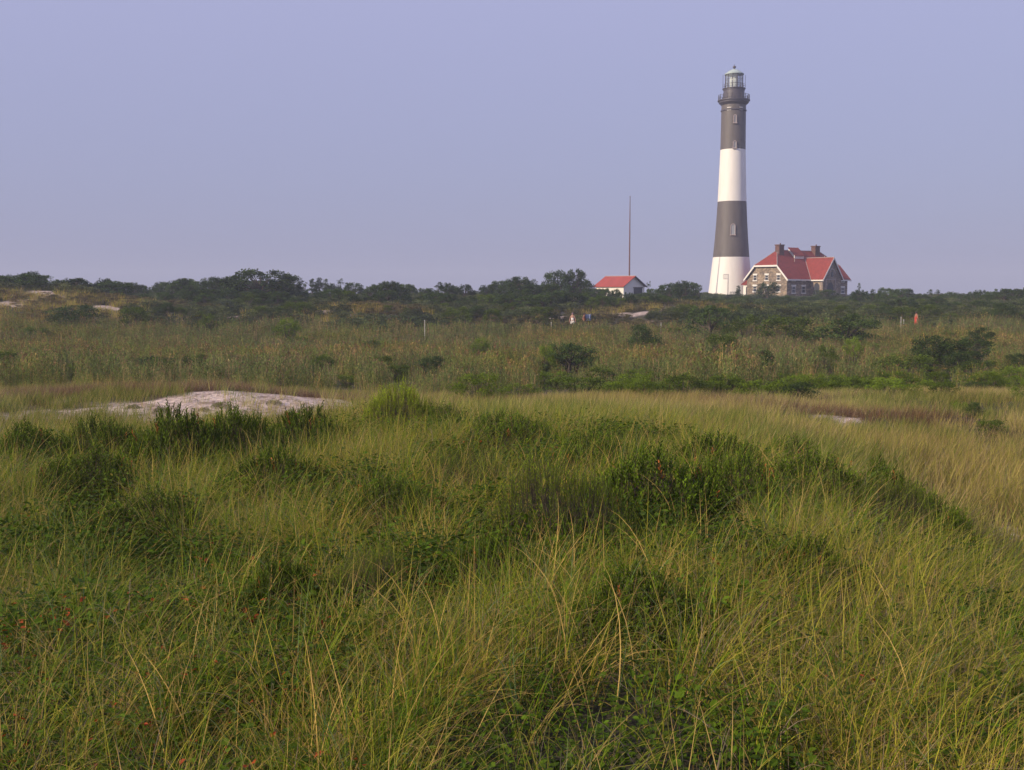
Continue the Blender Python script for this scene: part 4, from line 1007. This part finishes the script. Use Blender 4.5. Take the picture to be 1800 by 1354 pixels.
for i in range(9):
    xk = 880 + i*112 + R.uniform(-45, 45); d = R.uniform(33, 37.5)
    g_ = 512 + (6-H1((xk-900)/F*d, d))/d*F
    plant('shrub' if i % 2 else 'bright', 'shrub', xk, g_ - R.uniform(.75, 1.15)/d*F, d, 'green shrub standing out into the yellow grass before the reeds, ' + ('below the walkers' if xk < 1150 else 'below the lighthouse or house' if xk < 1500 else 'right of the stone house'), 'shrub', 'shrubs standing out into the yellow grass', R.uniform(1.5, 2.6))
for i in range(26):
    xk = R.uniform(-20, 1820); d = R.uniform(52, 96)
    g_ = 512 + (6-H1((xk-900)/F*d, d))/d*F
    plant(R.choice(['shrub', 'bright', 'shrub']), 'shrub', xk, g_ - R.uniform(1.1, 1.7)/d*F, d, 'small shrub half sunk among the reeds, ' + ('above the left sand dune' if xk < 650 else 'in the centre below the treeline' if xk < 1000 else 'below the lighthouse and house' if xk < 1500 else 'near the right edge'), 'shrub', 'small shrubs scattered in the reeds', R.uniform(1.0, 1.8))

# low scrub mass over the far ground
sc_m = []
for i in range(6):
    parts, _ = crown(600+i, 'mound', 16, 60, .2, .075, [[.06, .085, .03], [.075, .10, .035], [.08, .085, .035], [.05, .07, .028], [.11, .10, .045], [.09, .085, .045]][i], .7)
    V, Q, c = join(parts); sc_m.append(np_mesh('scrub_clump', V, Q, M['scrub'], c))
n = int(area(98, 245)*.7)
xy = wedge(n, 98, 245, .53, 3); x, y = xy.T; keep = (rng.random(n) < 1-.97*sand_mask(x, y)) & (rng.random(n) < sstep(.15, .45, fbm(x/9, y/9, 701)))
x, y = x[keep], y[keep]; n = len(x); z = H(x, y); px = pxof(x, y)
grassy = (fbm(x/14, y/14, 711) > .60) | ((px < 230) & (y < 122)) | ((px > 960) & (px < 1350) & (y < 124) & (y > 114))
ix = np.where(grassy, rng.choice([2, 4, 5], n), rng.choice([0, 1, 3], n)); s = np.where(grassy, rng.uniform(.5, 1.0, n), rng.uniform(.7, 1.7, n))
near_b = np.hypot(x - c0.x - 3, y - c0.y-8) < 13; s[near_b] *= .5
scatter('scrub_cover', sc_m, np.stack([x, y, z-.05], 1), np.stack([0*x, 0*x, rng.uniform(0, 6.28, n)], 1), np.stack([s*1.3, s*1.3, s*.8], 1), ix, 'low scrub and heath covering the far dunes under the trees', 'scrub')
# tall yellow grass on the far dunes
far_g = []
for i in range(3):
    V, Q, c = blades(60, .6, .4, .9, .022, .2, .3, 3, [YG+[2], TAN+[3], GREY+[2], G2+[1]], wind=(.1, 0), seed=90+i); far_g.append(np_mesh('far_tuft', V, Q, M['field'], c))
n = int(area(98, 150)*.9)
xy = wedge(n, 98, 150, .53, 3); x, y = xy.T; px = pxof(x, y)
gd = np.where((px < 260) & (y < 124), .8, 0) + np.where(np.abs(px-600) < 70, .8, 0)*(y < 120) + np.where((px > 960) & (px < 1400) & (y < 124) & (y > 114), .45, 0) + .04
keep = rng.random(n) < gd*(1-.93*sand_mask(x, y)); x, y = x[keep], y[keep]; n = len(x); z = H(x, y); s = rng.uniform(.8, 1.3, n)
scatter('far_dune_grass', far_g, np.stack([x, y, z], 1), np.stack([0*x, 0*x, rng.uniform(0, 6.28, n)], 1), np.stack([s, s, s], 1), rng.integers(0, 3, n), 'straw-coloured grass on the crests of the far dunes', 'grass')

# ------------------------------------------------------------------ bushes on the near dune
def bush_mesh(seed, n_sp, col, leaf=.04, wid=.4, per=15, hgt=.5, upright=.8, red=0):
    """many leafy twigs standing out of a dome of unit-ish radius 1 x 1 x hgt (metres)"""
    r = np.random.default_rng(seed); parts = []
    a = r.random(n_sp)*6.283; q = np.sqrt(r.random(n_sp)); lump = fbm(np.cos(a)*q*2+5, np.sin(a)*q*2+5, seed)
    X, Y = q*np.cos(a), q*np.sin(a); Zt = hgt*(1-q**2.2)*(.45+.9*lump) + .12
    for i in range(n_sp):
        L = r.uniform(.12, .24); d = unit(np.array([X[i]*(1-upright)+r.normal(0, .26)+.05, Y[i]*(1-upright)+r.normal(0, .26), 1.]))
        b = np.array([X[i], Y[i], Zt[i]-L*r.uniform(.4, .9)]); t = np.linspace(.1, 1, per)
        pos = b + d*L*t[:, None]; az = np.arange(per)*2.4 + r.random()*6
        out = np.stack([np.cos(az), np.sin(az), np.zeros(per)], 1); dd = unit(out*.75 + d*r.uniform(.5, 1.1, (per, 1)) )
        c = np.array(col)*r.uniform(.6, 1.35)*r.uniform(.8, 1.2, (per, 1)); 
        if r.random() < red: c = np.tile([.35, .12, .03], (per, 1))
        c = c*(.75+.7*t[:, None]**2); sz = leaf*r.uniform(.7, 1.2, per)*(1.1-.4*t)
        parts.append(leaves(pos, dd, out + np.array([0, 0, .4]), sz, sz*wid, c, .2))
        parts.append(tube_np([b-d*.15, b+d*L], [.004, .002], 3))
    # inner woody stems
    for i in range(24):
        aa = r.random()*6.28; rr = r.uniform(.2, .8); parts.append(tube_np([[0, 0, 0], [rr*math.cos(aa)*.5, rr*math.sin(aa)*.5, hgt*.35], [rr*math.cos(aa), rr*math.sin(aa), hgt*(1-rr**2)*.8]], [.012, .008, .004], 4))
    return join(parts)
BD = [.078, .125, .006]
bush_p = []
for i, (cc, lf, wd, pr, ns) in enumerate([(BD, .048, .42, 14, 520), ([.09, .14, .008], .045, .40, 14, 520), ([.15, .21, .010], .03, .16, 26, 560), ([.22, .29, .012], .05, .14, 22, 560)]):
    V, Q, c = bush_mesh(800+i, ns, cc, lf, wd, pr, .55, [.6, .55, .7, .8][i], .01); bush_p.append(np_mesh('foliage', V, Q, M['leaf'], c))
for pi, px_, d, wpx_, hm, lb in BUSHES:
    xx = (px_-900)/F*d; w_ = wpx_/F*d/2; z0 = H1(xx, d)
    e = empty('bush', (xx, d, z0-.04), R.uniform(0, 6.28), lb, 'bush')
    o = link('foliage', bush_p[pi], e); o.scale = (w_, w_, max(.6, hm*(1.1 if pi < 2 else 1.25)/.55)); 

# tiny plants on the sand dune
tf = []
for i, (px_, py_, d_) in enumerate([(385, 712, 28.0), (480, 704, 28.6), (355, 716, 27.6), (280, 717, 27.5), (230, 716, 28)]):
    xx = (px_-900)/F*d_
    e = empty('sand_plant', (xx, d_, H1(xx, d_)-.02), R.uniform(0, 6), 'small green plant on the bare sand of the left dune, number does not differ' if False else ['small round green plant in the middle of the bare sand', 'wispy green plant right of centre on the bare sand', 'tiny plant just left of the round plant on the sand', 'flat green plant towards the left of the bare sand', 'leftmost tiny plant at the edge of the bare sand'][i], 'plant')
    o = link('foliage', bush_p[2], e); q = [.26, .22, .16, .26, .2][i]; o.scale = (q, q, q*1.1)

# ------------------------------------------------------------------ marker posts
for i, (px_, y0, y1, d_, lb) in enumerate([(746.5, 563, 582, 92, 'thin white marker post alone in the reeds left of centre'), (969, 567, 580, 100, 'short white marker post left of the walkers'), (1162, 567, 580, 100, 'thin white marker post right of the walkers'),
        (1584, 557.5, 572, 99, 'taller white post of the pair left of the person in red'), (1588.7, 562, 576, 98, 'shorter white post of the pair left of the person in red')]):
    t = P(px_, y0, d_); z0 = H1(t.x, d_)
    o = MB().box(-.026, .026, -.026, .026, -.3, t.z-z0-.03).lathe([(.045, t.z-z0-.05), (.04, t.z-z0), (.01, t.z-z0+.03)], 8).build('marker_post', M['postpaint'], None); o.location = (t.x, d_, z0); tag(o, lb, 'post', 'white marker posts')

# ------------------------------------------------------------------ people
skin = pbr('skin', (.42, .22, .16), .6, .05, 4); skin2 = pbr('tanned_skin', (.34, .15, .09), .6, .05, 4)
def cloth(name, c): return pbr(name, c, .85, .1, 8)
def skin_body(name, J, E, rad, mat, parent, sub=2):
    me = bpy.data.meshes.new(name); me.from_pydata(J, E, []); me.materials.append(mat); o = link(name, me, parent)
    md = o.modifiers.new('skin', 'SKIN'); md.use_smooth_shade = True
    for i, v in enumerate(me.skin_vertices[0].data):
        v.radius = rad[i] if isinstance(rad[i], tuple) else (rad[i], rad[i]); v.use_root = (i == 0)
    o.modifiers.new('sub', 'SUBSURF').levels = sub; o.modifiers['sub'].render_levels = sub
    return o
def person(px_, top_py, d_, rotz, label, skinm, shirt, legs, hair, long=False, arm=0.2, extra=None):
    t = P(px_, top_py, d_); hgt = 1.72; z0 = t.z - hgt
    e = empty('person', (t.x, d_, z0), rotz, label, 'person')
    J = [(0,0,.96),(0,0,1.14),(0,.0,1.34),(0,0,1.46),(0,-.01,1.53),(0,-.02,1.62),(0,-.01,1.68),
         (-.10,0,.9),(-.12,-.08,.5),(-.12,.02,.09),(-.12,-.12,.03),(.10,0,.9),(.11,.10,.5),(.12,.22,.12),(.12,.12,.04),
         (-.17,0,1.42),(-.26,.02,1.16),(-.29,-.1*arm*5,.93),(-.29,-.1*arm*6,.84),(.17,0,1.42),(.26,.03,1.16),(.29,-.02,.92),(.29,-.04,.83)]
    E = [(0,1),(1,2),(2,3),(3,4),(4,5),(5,6),(0,7),(7,8),(8,9),(9,10),(0,11),(11,12),(12,13),(13,14),(3,15),(15,16),(16,17),(17,18),(3,19),(19,20),(20,21),(21,22)]
    rad = [(.145,.11),(.13,.10),(.155,.11),(.09,.08),.055,(.082,.10),(.07,.085),.09,.058,.038,.03,.09,.058,.038,.03,.055,.042,.032,.03,.055,.042,.032,.03]
    skin_body('body', J, E, rad, skinm, e)
    for sx in (-.29, .29):   # fingers as short tapering rods rooted in the palm
        m = MB(); by = -.1*arm*6 if sx < 0 else -.04
        for f_ in range(4): m.tube((sx, by-.03+f_*.02, .84), (sx*.98, by-.035+f_*.02, .75-.01*(f_ in (1, 2))), .009, .006, 5)
        m.tube((sx*.96, by-.03, .86), (sx*.9, by-.06, .80), .009, .007, 5); m.build('fingers', skinm, e)
    lo = .45 if long else .9
    Jt = [(0,0,lo if long else .93),(0,0,1.14),(0,0,1.34),(0,0,1.42),(-.14,0,1.41),(.14,0,1.41)]; Et = [(0,1),(1,2),(2,3),(3,4),(3,5)]
    skin_body('shirt', Jt, Et, [(.20,.19) if long else (.165,.13),(.15,.118),(.172,.125),(.11,.09),.07,.07], shirt, e)
    if not long:
        Jl = [(0,0,.95),(-.10,0,.88),(-.12,-.05,.62),(.10,0,.88),(.11,.06,.62)]; skin_body('shorts', Jl, [(0,1),(1,2),(0,3),(3,4)], [(.16,.125),.105,.09,.105,.09], legs, e)
    m = MB()
    prof = [(.0, 1.755), (.055, 1.745), (.095, 1.70), (.105, 1.65), (.098, 1.60)]
    m.lathe([(max(r_, .004), z_) for r_, z_ in prof][::-1], 14, True, (0, .015)); m.build('hair', hair, e, True)
    fm = MB(); fm.box(-.01, .01, -.135, -.10, 1.60, 1.63)
    for s_ in (-.032, .032): fm.lathe([(.004, 1.628), (.011, 1.636), (.004, 1.644)], 6, True, (s_, -.112))
    fm.box(-.022, .022, -.118, -.10, 1.572, 1.578); fm.build('face_features', skinm, e)
    if extra: extra(e)
    return e
hair_d = cloth('dark_hair', (.05, .035, .035)); hair_g = cloth('grey_hair', (.3, .26, .25))
p1 = person(1006.5, 550.5, 105, math.radians(-15), 'walker in a white tank top and white trousers carrying a dark backpack', skin, cloth('white_cotton', (.82, .78, .74)), cloth('white_trousers', (.78, .74, .68)), cloth('cap_cloth', (.20, .13, .17)))
p2 = person(1027, 551, 108, math.radians(60), 'bare-armed walker in an orange shirt behind the one in white', skin2, cloth('orange_cotton', (.60, .17, .06)), cloth('tan_cloth', (.2, .13, .1)), hair_d)
p3 = person(1611, 548.5, 100, math.radians(100), 'person in a long bright red garment standing right of the white posts', skin2, cloth('red_cloth', (.5, .045, .03)), cloth('red_cloth_b', (.6, .05, .03)), hair_d, True)
# backpack and folded striped chair carried by the walkers
m = MB().box(-.17, .17, .13, .32, 1.0, 1.45); bk = m.build('backpack', cloth('navy_canvas', (.05, .035, .07)), None, bevel=.05)
bk.location = p1.location; bk.rotation_euler = p1.rotation_euler; tag(bk, 'dark backpack worn by the walker in white', 'backpack')
t = P(1034, 551, 108)
CH = empty('beach_chair', (t.x, 108.2, t.z-.75), math.radians(8), 'folded blue and white striped beach chair on the back of the walker in orange', 'beach chair')
for i in range(5): MB().box(-.26+i*.105, -.162+i*.105, -.03, .03, 0, .62).build('fabric_strip', cloth('blue_canvas%d' % i, (.10, .18, .45) if i % 2 == 0 else (.6, .62, .65)), CH)
MB().tube((-.29, 0, -.05), (-.29, 0, .68), .015, n=6).tube((.29, 0, -.05), (.29, 0, .68), .015, n=6).tube((-.29, 0, .66), (.29, 0, .66), .015, n=6).build('chair_frame', M['greymetal'], CH)
